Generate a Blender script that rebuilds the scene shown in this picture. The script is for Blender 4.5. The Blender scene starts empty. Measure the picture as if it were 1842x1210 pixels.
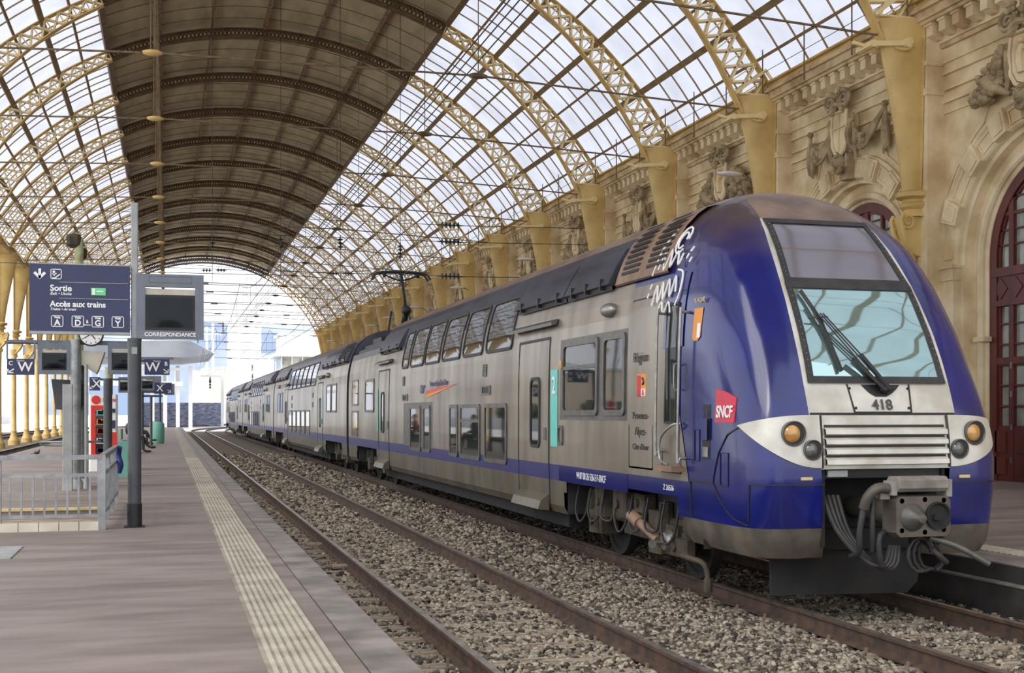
import bpy, math, random
import numpy as np
from math import sin, cos, pi, sqrt, radians as R_
from mathutils import Vector, Matrix
random.seed(7)
C = bpy.context.scene.collection
sc = bpy.context.scene
# ------------------------------------------------------------------ camera, sky, light
FPX = 2205.0; YAW = math.atan(620/2205.0); CAMZ = 1.896
cd = bpy.data.cameras.new('camera'); cam = bpy.data.objects.new('camera', cd); C.objects.link(cam)
cam.location = (0, 0, CAMZ); cam.rotation_euler = (pi/2, 0, -YAW)
cd.sensor_width = 36; cd.lens = 36*FPX/1842; cd.shift_y = (742-605)/1842; cd.clip_end = 6000; cd.clip_start = .1
sc.camera = cam
sc.view_settings.view_transform = 'Standard'; sc.view_settings.look = 'None'
sc.view_settings.gamma = 1; sc.view_settings.use_curve_mapping = False
sc.view_settings.exposure = 0.42
w = bpy.data.worlds.new('sky'); sc.world = w; w.use_nodes = True
nt = w.node_tree; nt.nodes.clear()
wo = nt.nodes.new('ShaderNodeOutputWorld'); bg = nt.nodes.new('ShaderNodeBackground')
tc = nt.nodes.new('ShaderNodeTexCoord'); sp = nt.nodes.new('ShaderNodeSeparateXYZ'); cr = nt.nodes.new('ShaderNodeValToRGB')
nt.links.new(tc.outputs['Generated'], sp.inputs[0]); nt.links.new(sp.outputs['Z'], cr.inputs[0])
cr.color_ramp.elements[0].position = 0.0; cr.color_ramp.elements[0].color = (.90, .93, 1, 1)
cr.color_ramp.elements[1].position = 0.7; cr.color_ramp.elements[1].color = (.86, .90, 1, 1)
nt.links.new(cr.outputs[0], bg.inputs[0]); bg.inputs[1].default_value = 1.35
nt.links.new(bg.outputs[0], wo.inputs[0])
sd = bpy.data.lights.new('sun', 'SUN'); sun = bpy.data.objects.new('sun', sd); C.objects.link(sun)
sd.energy = 2.5; sd.angle = R_(35); sd.color = (1, .95, .86)
sun.rotation_euler = (R_(20), R_(-40), 0)

# ------------------------------------------------------------------ helpers
def srgb(r, g, b):
    f = lambda c: (c/255/12.92) if c/255 <= .04045 else ((c/255+.055)/1.055)**2.4
    return (f(r), f(g), f(b), 1)
def lin(c): return c if len(c) == 4 else (*c, 1)
M = {}
def mat(name, c1, c2=None, scale=6, rough=.6, metal=0, bump=0, bscale=40, detail=4, fac=(.35, .65), stretch=None, spec=.5, coat=0, island=False, vor=False, noise_rough=0):
    m = bpy.data.materials.new(name); m.use_nodes = True; t = m.node_tree; b = t.nodes['Principled BSDF']
    b.inputs['Roughness'].default_value = rough; b.inputs['Metallic'].default_value = metal
    b.inputs['Specular IOR Level'].default_value = spec
    if coat: b.inputs['Coat Weight'].default_value = coat; b.inputs['Coat Roughness'].default_value = .08
    c1 = srgb(*c1); tcn = t.nodes.new('ShaderNodeTexCoord'); mp = t.nodes.new('ShaderNodeMapping')
    t.links.new(tcn.outputs['Object'], mp.inputs[0])
    if stretch: mp.inputs['Scale'].default_value = stretch
    if c2:
        c2 = srgb(*c2); r = t.nodes.new('ShaderNodeValToRGB')
        if island:
            n = t.nodes.new('ShaderNodeNewGeometry'); t.links.new(n.outputs['Random Per Island'], r.inputs[0])
        elif vor:
            n = t.nodes.new('ShaderNodeTexVoronoi'); n.inputs['Scale'].default_value = scale
            t.links.new(mp.outputs[0], n.inputs[0]); sx = t.nodes.new('ShaderNodeSeparateColor')
            t.links.new(n.outputs['Color'], sx.inputs[0]); t.links.new(sx.outputs[0], r.inputs[0])
        else:
            n = t.nodes.new('ShaderNodeTexNoise'); n.inputs['Scale'].default_value = scale; n.inputs['Detail'].default_value = detail
            t.links.new(mp.outputs[0], n.inputs[0]); t.links.new(n.outputs[0], r.inputs[0])
        r.color_ramp.elements[0].position = fac[0]; r.color_ramp.elements[0].color = c1
        r.color_ramp.elements[1].position = fac[1]; r.color_ramp.elements[1].color = c2
        t.links.new(r.outputs[0], b.inputs['Base Color'])
        if noise_rough:
            mr = t.nodes.new('ShaderNodeMapRange'); mr.inputs['To Min'].default_value = rough; mr.inputs['To Max'].default_value = rough+noise_rough
            t.links.new(n.outputs[0], mr.inputs[0]); t.links.new(mr.outputs[0], b.inputs['Roughness'])
    else: b.inputs['Base Color'].default_value = c1
    if bump:
        if vor:
            n2 = t.nodes.new('ShaderNodeTexVoronoi'); n2.inputs['Scale'].default_value = bscale; o2 = n2.outputs['Distance']
        else:
            n2 = t.nodes.new('ShaderNodeTexNoise'); n2.inputs['Scale'].default_value = bscale; n2.inputs['Detail'].default_value = 3; o2 = n2.outputs[0]
        t.links.new(mp.outputs[0], n2.inputs[0]); bp = t.nodes.new('ShaderNodeBump'); bp.inputs['Strength'].default_value = bump
        bp.inputs['Distance'].default_value = .02; t.links.new(o2, bp.inputs['Height']); t.links.new(bp.outputs[0], b.inputs['Normal'])
    M[name] = m; return m

class MB:
    def __init__(s): s.v = []; s.f = []; s.mi = []; s.m = 0
    def add(s, vs, fs):
        n = len(s.v); s.v += [tuple(v) for v in vs]; s.f += [tuple(i+n for i in f) for f in fs]; s.mi += [s.m]*len(fs); return s
    def box(s, x0, x1, y0, y1, z0, z1, mx=None):
        vs = [(x, y, z) for x in (x0, x1) for y in (y0, y1) for z in (z0, z1)]
        if mx is not None: vs = [mx @ Vector(v) for v in vs]
        return s.add(vs, [(0,1,3,2),(4,6,7,5),(0,4,5,1),(2,3,7,6),(0,2,6,4),(1,5,7,3)])
    def bevbox(s, x0, x1, y0, y1, z0, z1, b=.01, ax='z'):
        # box with chamfered vertical edges along axis
        if ax == 'z':
            p = [(x0+b,y0),(x1-b,y0),(x1,y0+b),(x1,y1-b),(x1-b,y1),(x0+b,y1),(x0,y1-b),(x0,y0+b)]
            return s.prism([(a, c, z0) for a, c in p], (0, 0, z1-z0))
        if ax == 'y':
            p = [(x0+b,z0),(x1-b,z0),(x1,z0+b),(x1,z1-b),(x1-b,z1),(x0+b,z1),(x0,z1-b),(x0,z0+b)]
            return s.prism([(a, y0, c) for a, c in p][::-1], (0, y1-y0, 0))
        p = [(y0+b,z0),(y1-b,z0),(y1,z0+b),(y1,z1-b),(y1-b,z1),(y0+b,z1),(y0,z1-b),(y0,z0+b)]
        return s.prism([(x0, a, c) for a, c in p], (x1-x0, 0, 0))
    def prism(s, base, d):
        n = len(base); d = Vector(d); vs = [Vector(b) for b in base]; vs += [b+d for b in vs]
        fs = [tuple(range(n))[::-1], tuple(range(n, 2*n))]+[(i, (i+1) % n, n+(i+1) % n, n+i) for i in range(n)]
        return s.add(vs, fs)
    def bar(s, a, b, wd, h=None, up=(0, 0, 1)):
        a = Vector(a); b = Vector(b); h = h or wd; d = b-a; L = d.length
        if L < 1e-6: return s
        d.normalize(); u = Vector(up)
        if abs(d.dot(u)) > .99: u = Vector((1, 0, 0))
        r = d.cross(u).normalized(); u = r.cross(d)
        vs = []
        for p in (a, b):
            for i, j in ((-1,-1),(1,-1),(1,1),(-1,1)): vs.append(p+r*(i*wd/2)+u*(j*h/2))
        return s.add(vs, [(0,1,2,3),(7,6,5,4),(0,4,5,1),(1,5,6,2),(2,6,7,3),(3,7,4,0)])
    def tube(s, pts, r, n=8, cap=True):
        pts = [Vector(p) for p in pts]; k = len(pts); rs = list(r) if isinstance(r, (list, tuple)) else [r]*k
        if 3 <= k <= 9 and max((p-pts[0]).length for p in pts) < 8:      # round the bends
            q = [pts[0]]; qr = [rs[0]]
            for i in range(k-1):
                p0, p1, p2, p3 = pts[max(i-1, 0)], pts[i], pts[i+1], pts[min(i+2, k-1)]
                for j in range(1, 5):
                    t = j/4; q.append(.5*((2*p1)+(p2-p0)*t+(2*p0-5*p1+4*p2-p3)*t*t+(3*p1-p0-3*p2+p3)*t**3)); qr.append(rs[i]+(rs[i+1]-rs[i])*t)
            pts, rs, k = q, qr, len(q)
        vs = []; pu = None
        for i, p in enumerate(pts):
            d = (pts[min(i+1, k-1)]-pts[max(i-1, 0)]).normalized()
            if pu is None:
                pu = Vector((0, 0, 1)) if abs(d.z) < .9 else Vector((1, 0, 0))
            u = (pu-d*pu.dot(d)).normalized(); pu = u; q = d.cross(u)
            for j in range(n): a = 2*pi*j/n; vs.append(p+(u*cos(a)+q*sin(a))*rs[i])
        fs = [(i*n+j, i*n+(j+1) % n, (i+1)*n+(j+1) % n, (i+1)*n+j) for i in range(k-1) for j in range(n)]
        if cap: fs += [tuple(range(n))[::-1], tuple(range((k-1)*n, k*n))]
        return s.add(vs, fs)
    def lathe(s, prof, n=16, o=(0, 0, 0), ax='z', a0=0, a1=2*pi):
        full = abs(a1-a0-2*pi) < 1e-6; m = n if full else n+1; vs = []
        for r, z in prof:
            for j in range(m):
                a = a0+(a1-a0)*j/n; p = (r*cos(a), r*sin(a), z)
                if ax == 'x': p = (p[2], p[0], p[1])
                if ax == 'y': p = (p[0], p[2], p[1])
                vs.append((p[0]+o[0], p[1]+o[1], p[2]+o[2]))
        fs = []
        for i in range(len(prof)-1):
            for j in range(n):
                j2 = (j+1) % m; fs.append((i*m+j, i*m+j2, (i+1)*m+j2, (i+1)*m+j))
        if full: fs += [tuple(range(m))[::-1], tuple(range((len(prof)-1)*m, len(prof)*m))]
        return s.add(vs, fs)
    def grid(s, P):   # P rows of equal-length points
        n = len(P[0]); vs = [p for row in P for p in row]
        return s.add(vs, [(i*n+j, i*n+j+1, (i+1)*n+j+1, (i+1)*n+j) for i in range(len(P)-1) for j in range(n-1)])
    def ball(s, c, r, n=8, m=6, sc_=(1, 1, 1)):
        prof = [(max(1e-4, sin(pi*i/m))*r, -cos(pi*i/m)*r) for i in range(m+1)]
        k = len(s.v); s.lathe(prof, n)
        for i in range(k, len(s.v)):
            v = s.v[i]; s.v[i] = (v[0]*sc_[0]+c[0], v[1]*sc_[1]+c[1], v[2]*sc_[2]+c[2])
        return s
    def build(s, name, ms, parent=None, smooth=None, loc=None):
        me = bpy.data.meshes.new(name); me.from_pydata(s.v, [], s.f)
        for m in (ms if isinstance(ms, (list, tuple)) else [ms]): me.materials.append(M[m] if isinstance(m, str) else m)
        if any(s.mi): me.polygons.foreach_set('material_index', s.mi)
        me.update()
        if smooth is not None:
            me.polygons.foreach_set('use_smooth', [True]*len(me.polygons))
            try: me.set_sharp_from_angle(angle=R_(smooth))
            except Exception: pass
        o = bpy.data.objects.new(name, me); C.objects.link(o)
        if parent: o.parent = parent
        if loc: o.location = loc
        return o
def empty(name, loc=(0, 0, 0), rz=0):
    o = bpy.data.objects.new(name, None); C.objects.link(o); o.location = loc; o.rotation_euler = (0, 0, rz); o.empty_display_size = .2; return o
def tag(o, label=None, cat=None, group=None, kind=None):
    if label: o['label'] = label
    if cat: o['category'] = cat
    if group: o['group'] = group
    if kind: o['kind'] = kind
    return o
def struct(o): o['kind'] = 'structure'; return o
kids = {}
def copy_tree(o, parent=None):
    c = o.copy(); C.objects.link(c); c.parent = parent
    for ch in o.children: copy_tree(ch, c)
    return c
FN = {}
def text(name, s_, size, m, parent, mx, ext=.002, bold=0, shear=0, align='CENTER', sx=1.0):
    cu = bpy.data.curves.new(name, 'FONT'); cu.body = s_; cu.size = size; cu.extrude = ext; cu.align_x = align; cu.align_y = 'CENTER'
    cu.offset = bold; cu.shear = shear; cu.resolution_u = 3
    o = bpy.data.objects.new('tmp', cu); C.objects.link(o)
    dg = bpy.context.evaluated_depsgraph_get(); me = bpy.data.meshes.new_from_object(o.evaluated_get(dg))
    bpy.data.objects.remove(o); bpy.data.curves.remove(cu)
    me.name = name; me.materials.clear(); me.materials.append(M[m]); me.transform(mx @ Matrix.Diagonal((sx, 1, 1, 1)))
    r = bpy.data.objects.new(name, me); C.objects.link(r); r.parent = parent; return r
# facing matrices: text readable when looking along +Y (front) or along +X (side, seen from -X)
def face_front(x, y, z): return Matrix.Translation((x, y, z)) @ Matrix.Rotation(pi/2, 4, 'X')
def face_side(x, y, z): return Matrix.Translation((x, y, z)) @ Matrix.Rotation(-pi/2, 4, 'Z') @ Matrix.Rotation(pi/2, 4, 'X')
def unproj(u, Xp=None, Yp=None):
    t = (u-921)/FPX
    if Yp is not None: return Yp*(sin(YAW)+t*cos(YAW))/(cos(YAW)-t*sin(YAW))
    return Xp*(cos(YAW)-t*sin(YAW))/(sin(YAW)+t*cos(YAW))
def zat(v, x, y): return CAMZ+(742-v)*(y*cos(YAW)+x*sin(YAW))/FPX
ORD = ['nearest','second nearest','third nearest','fourth nearest','fifth nearest','sixth nearest','seventh nearest','eighth nearest','ninth nearest','tenth nearest','eleventh nearest','twelfth nearest','thirteenth nearest','fourteenth nearest','fifteenth nearest','sixteenth nearest','seventeenth nearest','eighteenth nearest','nineteenth nearest','twentieth nearest']

# ------------------------------------------------------------------ materials
mat('yellow_paint', (222,192,124), (198,164,98), 1.2, .5, bump=.05)
mat('lattice_paint', (244,226,176), (234,210,150), 2, .5)
mat('brown_paint', (124,98,66), (94,74,50), 3, .6)
mat('joint_paint', (134,118,88), (116,102,76), 3, .7)
mat('rust_paint', (150,118,92), (96,74,52), 5, .7)
mat('purlin_paint', (150,126,84), (126,102,64), 3, .6)
mat('boards', (190,176,144), (164,150,120), 1.5, .7, stretch=(1, .3, 1))
mat('stone', (240,222,184), (200,174,130), 1.1, .85, bump=.3, bscale=14, detail=10, fac=(.38, .68))
mat('stone_dark', (222,198,156), (160,132,94), 2.0, .85, bump=.2, bscale=14, detail=8, fac=(.35, .72))
mat('stone_carved', (188,168,132), (140,122,92), 3, .85, bump=.3, bscale=30)
mat('wood_red', (104,44,36), (80,32,28), 3, .4, stretch=(1, 1, .2))
mat('glass_dark', (26,29,29), (40,42,40), .6, .03, spec=.4)
mat('glass_pale', (186,188,178), (120,124,110), .9, .08, spec=.8)
mat('concrete', (144,132,125), (116,105,99), 1.3, .7, bump=.12, bscale=30, detail=8, stretch=(.6, 2.2, 1), noise_rough=-.25)
mat('coping', (146,139,133), (104,98,93), 2.2, .75, bump=.15, bscale=30, detail=8, noise_rough=-.2)
mat('tactile', (164,156,140), (126,118,105), 3, .6)
mat('tactile_stud', (196,190,174), (170,163,147), 3, .5)
mat('dark_joint', (70,64,60))
mat('plat_side', (74,70,66), (48,46,44), 2.5, .85, bump=.2)
mat('ledge', (150,144,134), (112,106,98), 4, .8)
mat('ballast_bed', (124,114,98), (66,60,50), 26, .95, bump=1, bscale=26, vor=True, fac=(.1, .9))
mat('stones', (50,44,36), (172,160,140), rough=.85, island=True, fac=(.1, 1.05), bump=.3, bscale=60)
mat('rail_top', (196,188,178), (150,138,126), 5, .28, metal=.8)
mat('rail_rust', (88,66,52), (56,46,39), 7, .8, bump=.2)
mat('sleeper_wood', (166,152,132), (110,98,82), 6, .85, bump=.3, stretch=(.5, 3, 1))
mat('silver', (156,146,130), (116,107,93), 1.6, .26, metal=.5, bump=.02, bscale=5, detail=6, stretch=(1, 1, .22), noise_rough=.2, coat=.2)
mat('silver_low', (112,104,88), (86,78,64), 2.2, .45, metal=.25, stretch=(1, 1, .4))
mat('mask_silver', (212,208,196), (180,174,160), 3, .35, metal=.15)
mat('blue', (20,29,108), (18,25,88), 2, .22, coat=.4, bump=.02, bscale=3)
mat('blue_stripe', (38,40,108), (50,50,100), 3, .35)
mat('roof_blue', (72,74,88), (54,54,62), 2.2, .35, metal=.2, stretch=(1, .5, 1))
mat('roof_brown', (136,112,94), (100,82,70), 3, .5)
mat('brown_vent', (150,122,98), (122,98,80), 4, .5)
mat('black', (24,24,26), (34,33,33), 5, .5)
mat('rubber', (40,40,40), (56,54,52), 8, .6)
mat('frame_grey', (104,102,96), (84,82,76), 6, .4, metal=.3)
mat('under', (92,82,66), (48,43,36), 4, .75, metal=.2, bump=.2)
mat('under_dark', (40,38,36), (26,25,24), 3, .8)
mat('skirt_grey', (112,104,92), (78,72,62), 3, .5, metal=.2)
mat('steel', (170,168,162), (130,128,122), 6, .35, metal=.6)
mat('white', (238,238,234)); mat('text_dark', (70,68,66)); mat('teal', (96,200,186), (112,206,190), 4, .5)
mat('red_logo', (206,34,58), (188,36,64), 5, .35); mat('orange', (226,150,70)); mat('yellow', (234,196,70)); mat('red', (226,52,36), (206,42,32), 3, .4)
mat('amber', (206,156,86), (170,116,54), 8, .12, spec=1.0)
mat('lens', (70,72,70), (104,104,98), 12, .08, spec=1.0)
mat('sign_navy', (42,48,84), (46,52,88), 2, .4)
mat('sign_green', (110,214,140))
mat('post_dark', (62,64,68), (76,78,80), 3, .45)
mat('post_light', (168,170,168), (146,148,146), 3, .5)
mat('galv', (164,166,166), (134,136,136), 6, .4, metal=.5)
mat('box_grey', (116,122,132), (100,106,116), 3, .45)
mat('beige', (196,190,174), (176,170,154), 4, .5)
mat('screen', (14,18,21), (24,31,36), 1.5, .12, spec=.25)
mat('pole_green', (178,194,146), (150,140,104), 7, .6)
mat('tile', (214,206,188), (190,182,164), 3, .5)
mat('nosing', (224,206,150), (190,170,116), 5, .6)
mat('cream_light', (236,232,222), rough=.4)
mat('insul', (40,54,52), (28,40,40), 3, .3)
mat('wire', (60,54,46)); mat('rod', (130,108,76), (96,78,54), 5, .6)
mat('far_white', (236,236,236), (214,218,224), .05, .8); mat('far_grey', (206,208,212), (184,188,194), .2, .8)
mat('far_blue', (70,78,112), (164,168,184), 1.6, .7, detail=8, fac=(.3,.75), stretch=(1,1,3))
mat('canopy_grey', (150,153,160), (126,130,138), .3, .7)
mat('hill', (122,138,162), (166,174,184), .006, .95, detail=8, fac=(.42, .6))  # distance haze is painted into these pale washed-out blues
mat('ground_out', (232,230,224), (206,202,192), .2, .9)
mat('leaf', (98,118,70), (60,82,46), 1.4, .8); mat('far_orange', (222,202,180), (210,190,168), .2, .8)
mat('skin', (206,160,130)); mat('cloth_dark', (52,52,58)); mat('cloth_red', (178,52,48)); mat('cloth_pale', (196,196,196)); mat('hair', (52,40,32)); mat('shoe', (30,30,32)); mat('bin_green', (110,168,150))
mat('navy_cloth', (36,40,110))
# glazed roof panes
m = bpy.data.materials.new('roof_glass'); m.use_nodes = True; t = m.node_tree; t.nodes.clear()
o_ = t.nodes.new('ShaderNodeOutputMaterial'); mx1 = t.nodes.new('ShaderNodeMixShader'); tr = t.nodes.new('ShaderNodeBsdfTransparent'); tl = t.nodes.new('ShaderNodeBsdfTranslucent')
tcn = t.nodes.new('ShaderNodeTexCoord'); nz = t.nodes.new('ShaderNodeTexNoise'); nz.inputs['Scale'].default_value = .6; nz.inputs['Detail'].default_value = 5
rp = t.nodes.new('ShaderNodeValToRGB'); rp.color_ramp.elements[0].color = (.45, .455, .48, 1); rp.color_ramp.elements[1].color = (.56, .565, .595, 1)
rp.color_ramp.elements[0].position = .3; rp.color_ramp.elements[1].position = .6
t.links.new(tcn.outputs['Object'], nz.inputs[0]); t.links.new(nz.outputs[0], rp.inputs[0]); t.links.new(rp.outputs[0], tr.inputs[0])
tl.inputs[0].default_value = (.45, .45, .48, 1); mx1.inputs[0].default_value = .25
t.links.new(tr.outputs[0], mx1.inputs[1]); t.links.new(tl.outputs[0], mx1.inputs[2]); t.links.new(mx1.outputs[0], o_.inputs[0]); M['roof_glass'] = m

# dirt above the shoulders of the blue shell (brown brake dust lying on the roof side)
m = M['blue']; t = m.node_tree; bs = t.nodes['Principled BSDF']; lk = bs.inputs['Base Color'].links[0]; src = lk.from_socket
tcn = t.nodes.new('ShaderNodeTexCoord'); sp = t.nodes.new('ShaderNodeSeparateXYZ'); nz = t.nodes.new('ShaderNodeTexNoise'); nz.inputs['Scale'].default_value = 2.5; nz.inputs['Detail'].default_value = 6
ad = t.nodes.new('ShaderNodeMath'); ad.operation = 'MULTIPLY_ADD'; ad.inputs[1].default_value = .7; mr = t.nodes.new('ShaderNodeMapRange'); mr.inputs['From Min'].default_value = 3.75; mr.inputs['From Max'].default_value = 4.45; mr.inputs['To Max'].default_value = .9
mxn = t.nodes.new('ShaderNodeMix'); mxn.data_type = 'RGBA'; mxn.inputs['B'].default_value = srgb(78, 60, 52)
t.links.new(tcn.outputs['Object'], sp.inputs[0]); t.links.new(tcn.outputs['Object'], nz.inputs[0]); t.links.new(nz.outputs[0], ad.inputs[0]); t.links.new(sp.outputs['Z'], ad.inputs[2]); t.links.new(ad.outputs[0], mr.inputs['Value'])
t.links.new(mr.outputs[0], mxn.inputs['Factor']); t.links.new(src, mxn.inputs['A']); t.links.new(mxn.outputs['Result'], bs.inputs['Base Color'])
mr2 = t.nodes.new('ShaderNodeMapRange'); mr2.inputs['From Min'].default_value = 3.75; mr2.inputs['From Max'].default_value = 4.45; mr2.inputs['To Min'].default_value = .18; mr2.inputs['To Max'].default_value = .6
t.links.new(ad.outputs[0], mr2.inputs['Value']); t.links.new(mr2.outputs[0], bs.inputs['Roughness'])
# ------------------------------------------------------------------ ground, platforms, tracks
XT = 6.651; XN = 3.08; YEND = 141.5; PZ = .40; RPZ = .33
b = MB(); b.box(-9.4, 8.6, -6, 141, -.6, -.215); struct(b.build('ballast_bed', 'ballast_bed'))
b = MB(); b.box(-200, 200, 141, 420, -.7, -.2); b.box(-200, -17, -6, 141, -.7, -.2); struct(b.build('outside_ground', 'ground_out'))
# near platform with stair opening
HX0, HX1, HY0, HY1 = -4.2, -.88, 16.62, 20.35
XE = 1.427; XL = -5.4
b = MB()
for x0, x1, y0, y1 in ((XL, XE, -6, HY0), (XL, HX0, HY0, HY1), (HX1, XE, HY0, HY1), (XL, XE, HY1, 131)):
    x1 = min(x1, 1.12); b.box(x0, x1, y0, y1, -.3, PZ)
pl = struct(b.build('station_platform', 'concrete'))
b = MB(); y = -6
while y < 131:
    b.box(1.132, XE, y+.006, min(y+2.4, 131)-.006, .12, PZ); y += 2.4
b.build('edge_coping', 'coping', pl)
b = MB(); b.box(1.12, XE-.06, -6, 131, -.3, .13); b.box(1.118, 1.134, -6, 131, .1, PZ-.004); b.box(XL-.02, XL, -6, 131, -.3, PZ-.05); b.build('platform_wall', 'plat_side', pl)
b = MB(); b.box(XL-.04, XL+.35, -6, 131, .25, PZ+.004); b.build('edge_coping', 'coping', pl)
b = MB(); y = 1.5
while y < 130:
    b.box(.56, .969, y+.003, y+.4, PZ-.01, PZ+.006); y += .405
ts = b.build('tactile_strip', 'tactile', pl)
b = MB()
for i in range(0, 620):
    for j in range(8):
        yy = 3.2+i*.062; xx = .59+j*.0505+(.0 if i % 2 else .0)
        b.box(xx, xx+.028, yy, yy+.034, PZ+.004, PZ+.013)
tag(b.build('tactile_stud', 'tactile_stud', pl), 'raised pale studs', kind='stuff')
# stairs going down toward the camera inside the opening
b = MB(); nst = 9
for i in range(nst):
    z1 = PZ-.165*(i+1); b.box(HX0, HX1, HY1-.36*(i+1)-(.0), HY1-.36*i+.02, -2.2, z1)
b.box(HX0, HX1, HY0-.15, HY0, -2.2, PZ-.02); b.box(HX0-.1, HX0, HY0, HY1, -2.2, PZ-.02); b.box(HX1, HX1+.1, HY0, HY1, -2.2, PZ-.02)
st = tag(b.build('stair_flight', 'stone_dark'), 'stone stairway down through the platform behind the grey railing', 'stairs')
b = MB(); b.box(HX0, HX1, HY1-.03, HY1+.09, PZ-.03, PZ+.008); b.build('nosing', 'nosing', st)
b = MB(); b.box(HX0, HX1, HY1+.10, HY1+.16, PZ, PZ+.006)
for i in range(3): b.box(HX0, HX1, HY1-.36*(i+1)+.03, HY1-.36*i-.12, PZ-.165*(i+1), PZ-.165*(i+1)+.006)
b.build('tactile_tread', 'tactile', st)
b = MB(); x = HX0
while x < HX1: b.box(x+.004, min(x+.24, HX1+.08)-.004, HY0-.16, HY0-.02, PZ-.02, PZ+.11); x += .24
b.build('tiled_curb', 'tile', st)
# right platform
b = MB(); b.box(8.35, 24, -6, YEND, -.3, RPZ); b.m = 1; b.box(8.33, 8.42, -6, YEND, .06, RPZ-.005); b.box(8.25, 8.42, -6, YEND, -.35, .15)
b.m = 2; b.box(8.24, 8.33, -6, YEND, .13, .152); b.m = 3
y = 4
rp_ = struct(b.build('far_platform', ['concrete', 'plat_side', 'ledge', 'dark_joint']))
b = MB(); b.box(8.36, 8.75, -6, YEND, RPZ-.004, RPZ+.004); b.build('edge_coping', 'coping', rp_)
b = MB()
for i in range(160):
    yy = 6+i*.1; b.box(8.95, 9.33, yy, yy+.05, RPZ, RPZ+.008)
b.build('tactile_strip', 'tactile_stud', rp_)
b = MB(); b.box(9.75, 9.86, 10.9, 11.5, RPZ, RPZ+.005); b.build('painted_mark', 'white', rp_)
# rails
RP = [(-.075, -.172), (-.075, -.16), (-.014, -.135), (-.010, -.045), (-.036, -.032), (-.036, -.006), (-.030, 0), (.030, 0), (.036, -.006), (.036, -.032), (.010, -.045), (.014, -.135), (.075, -.16), (.075, -.172)]
def rail(xc, y0, y1, label, bend=True, group=None):
    path = [(xc, y0), (xc, 131)] if y1 > 131 else [(xc, y0), (xc, y1)]
    if bend and y1 > 131:
        Rr = 150-xc
        for k in range(1, 14): a = k*.06; path.append((xc+Rr*(1-cos(a)), 131+Rr*sin(a)))
    b = MB(); n = len(RP); P = []
    for i, (px, py) in enumerate(path):
        q = path[min(i+1, len(path)-1)]; p0 = path[max(i-1, 0)]; d = Vector((q[0]-p0[0], q[1]-p0[1], 0)).normalized(); r = Vector((d.y, -d.x, 0))
        P.append([tuple(Vector((px, py, 0))+r*a+Vector((0, 0, z))) for a, z in RP])
    b.grid([row+[row[0]] for row in P]); b.f += [tuple(range(n))]; b.mi.append(0)
    for i in range(len(b.f)):
        if i % n in (6,) : b.mi[i] = 1
    o = b.build('rail', ['rail_rust', 'rail_top']); tag(o, label, 'rail', group); return o
rail(XN-.7535, -5, 400, 'left rusty rail of the empty track, closest to the camera platform')
rail(XN+.7535, -5, 400, 'right rusty rail of the empty track, between the two ballast strips')
rail(XT-.7535, -5, 400, 'dark rail under the near side of the train')
rail(XT+.7535, -5, 400, 'dark rail under the far side of the train, beside the far platform')
rail(-6.4, 30, 138, 'rail just below the left edge of the camera platform')
rail(-7.9, 20, 138, 'rail between the left platform edge and the yellow columns')
b = MB(); b.box(-17, -9.4, -6, 141, -.6, -.21); struct(b.build('ballast_bed', 'ballast_bed'))
rail(-12.4, 40, 139, 'rail just behind the row of yellow columns'); rail(-13.9, 40, 139, 'farthest left rail behind the yellow columns')
# sleepers
def sleeper(x, y, first=[None]):
    if first[0] is None:
        b = MB(); b.bevbox(-1.3, 1.3, -.125, .125, -.32, -.172, .02, 'x'); b.box(-.86, -.64, -.09, .09, -.176, -.166); b.box(.64, .86, -.09, .09, -.176, -.166)
        for s in (-1, 1):
            for q in (-.1, .1): b.lathe([(.018, -.17), (.018, -.13), (.008, -.125)], 6, (s*.7535+q, .04, 0))
        o = b.build('sleeper', 'sleeper_wood'); first[0] = o
    else: o = first[0].copy(); C.objects.link(o)
    o.location = (x, y, 0); return o
y = 3.0; i = 0
while y < 34:
    tag(sleeper(XN, y), 'weathered timber sleeper half buried in ballast on the empty track', 'sleeper', 'sleepers of the empty track'); y += .62; i += 1
y = 3.1
while y < 17:
    tag(sleeper(XT, y), 'weathered timber sleeper half buried in ballast under the train track', 'sleeper', 'sleepers of the train track'); y += .62
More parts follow.
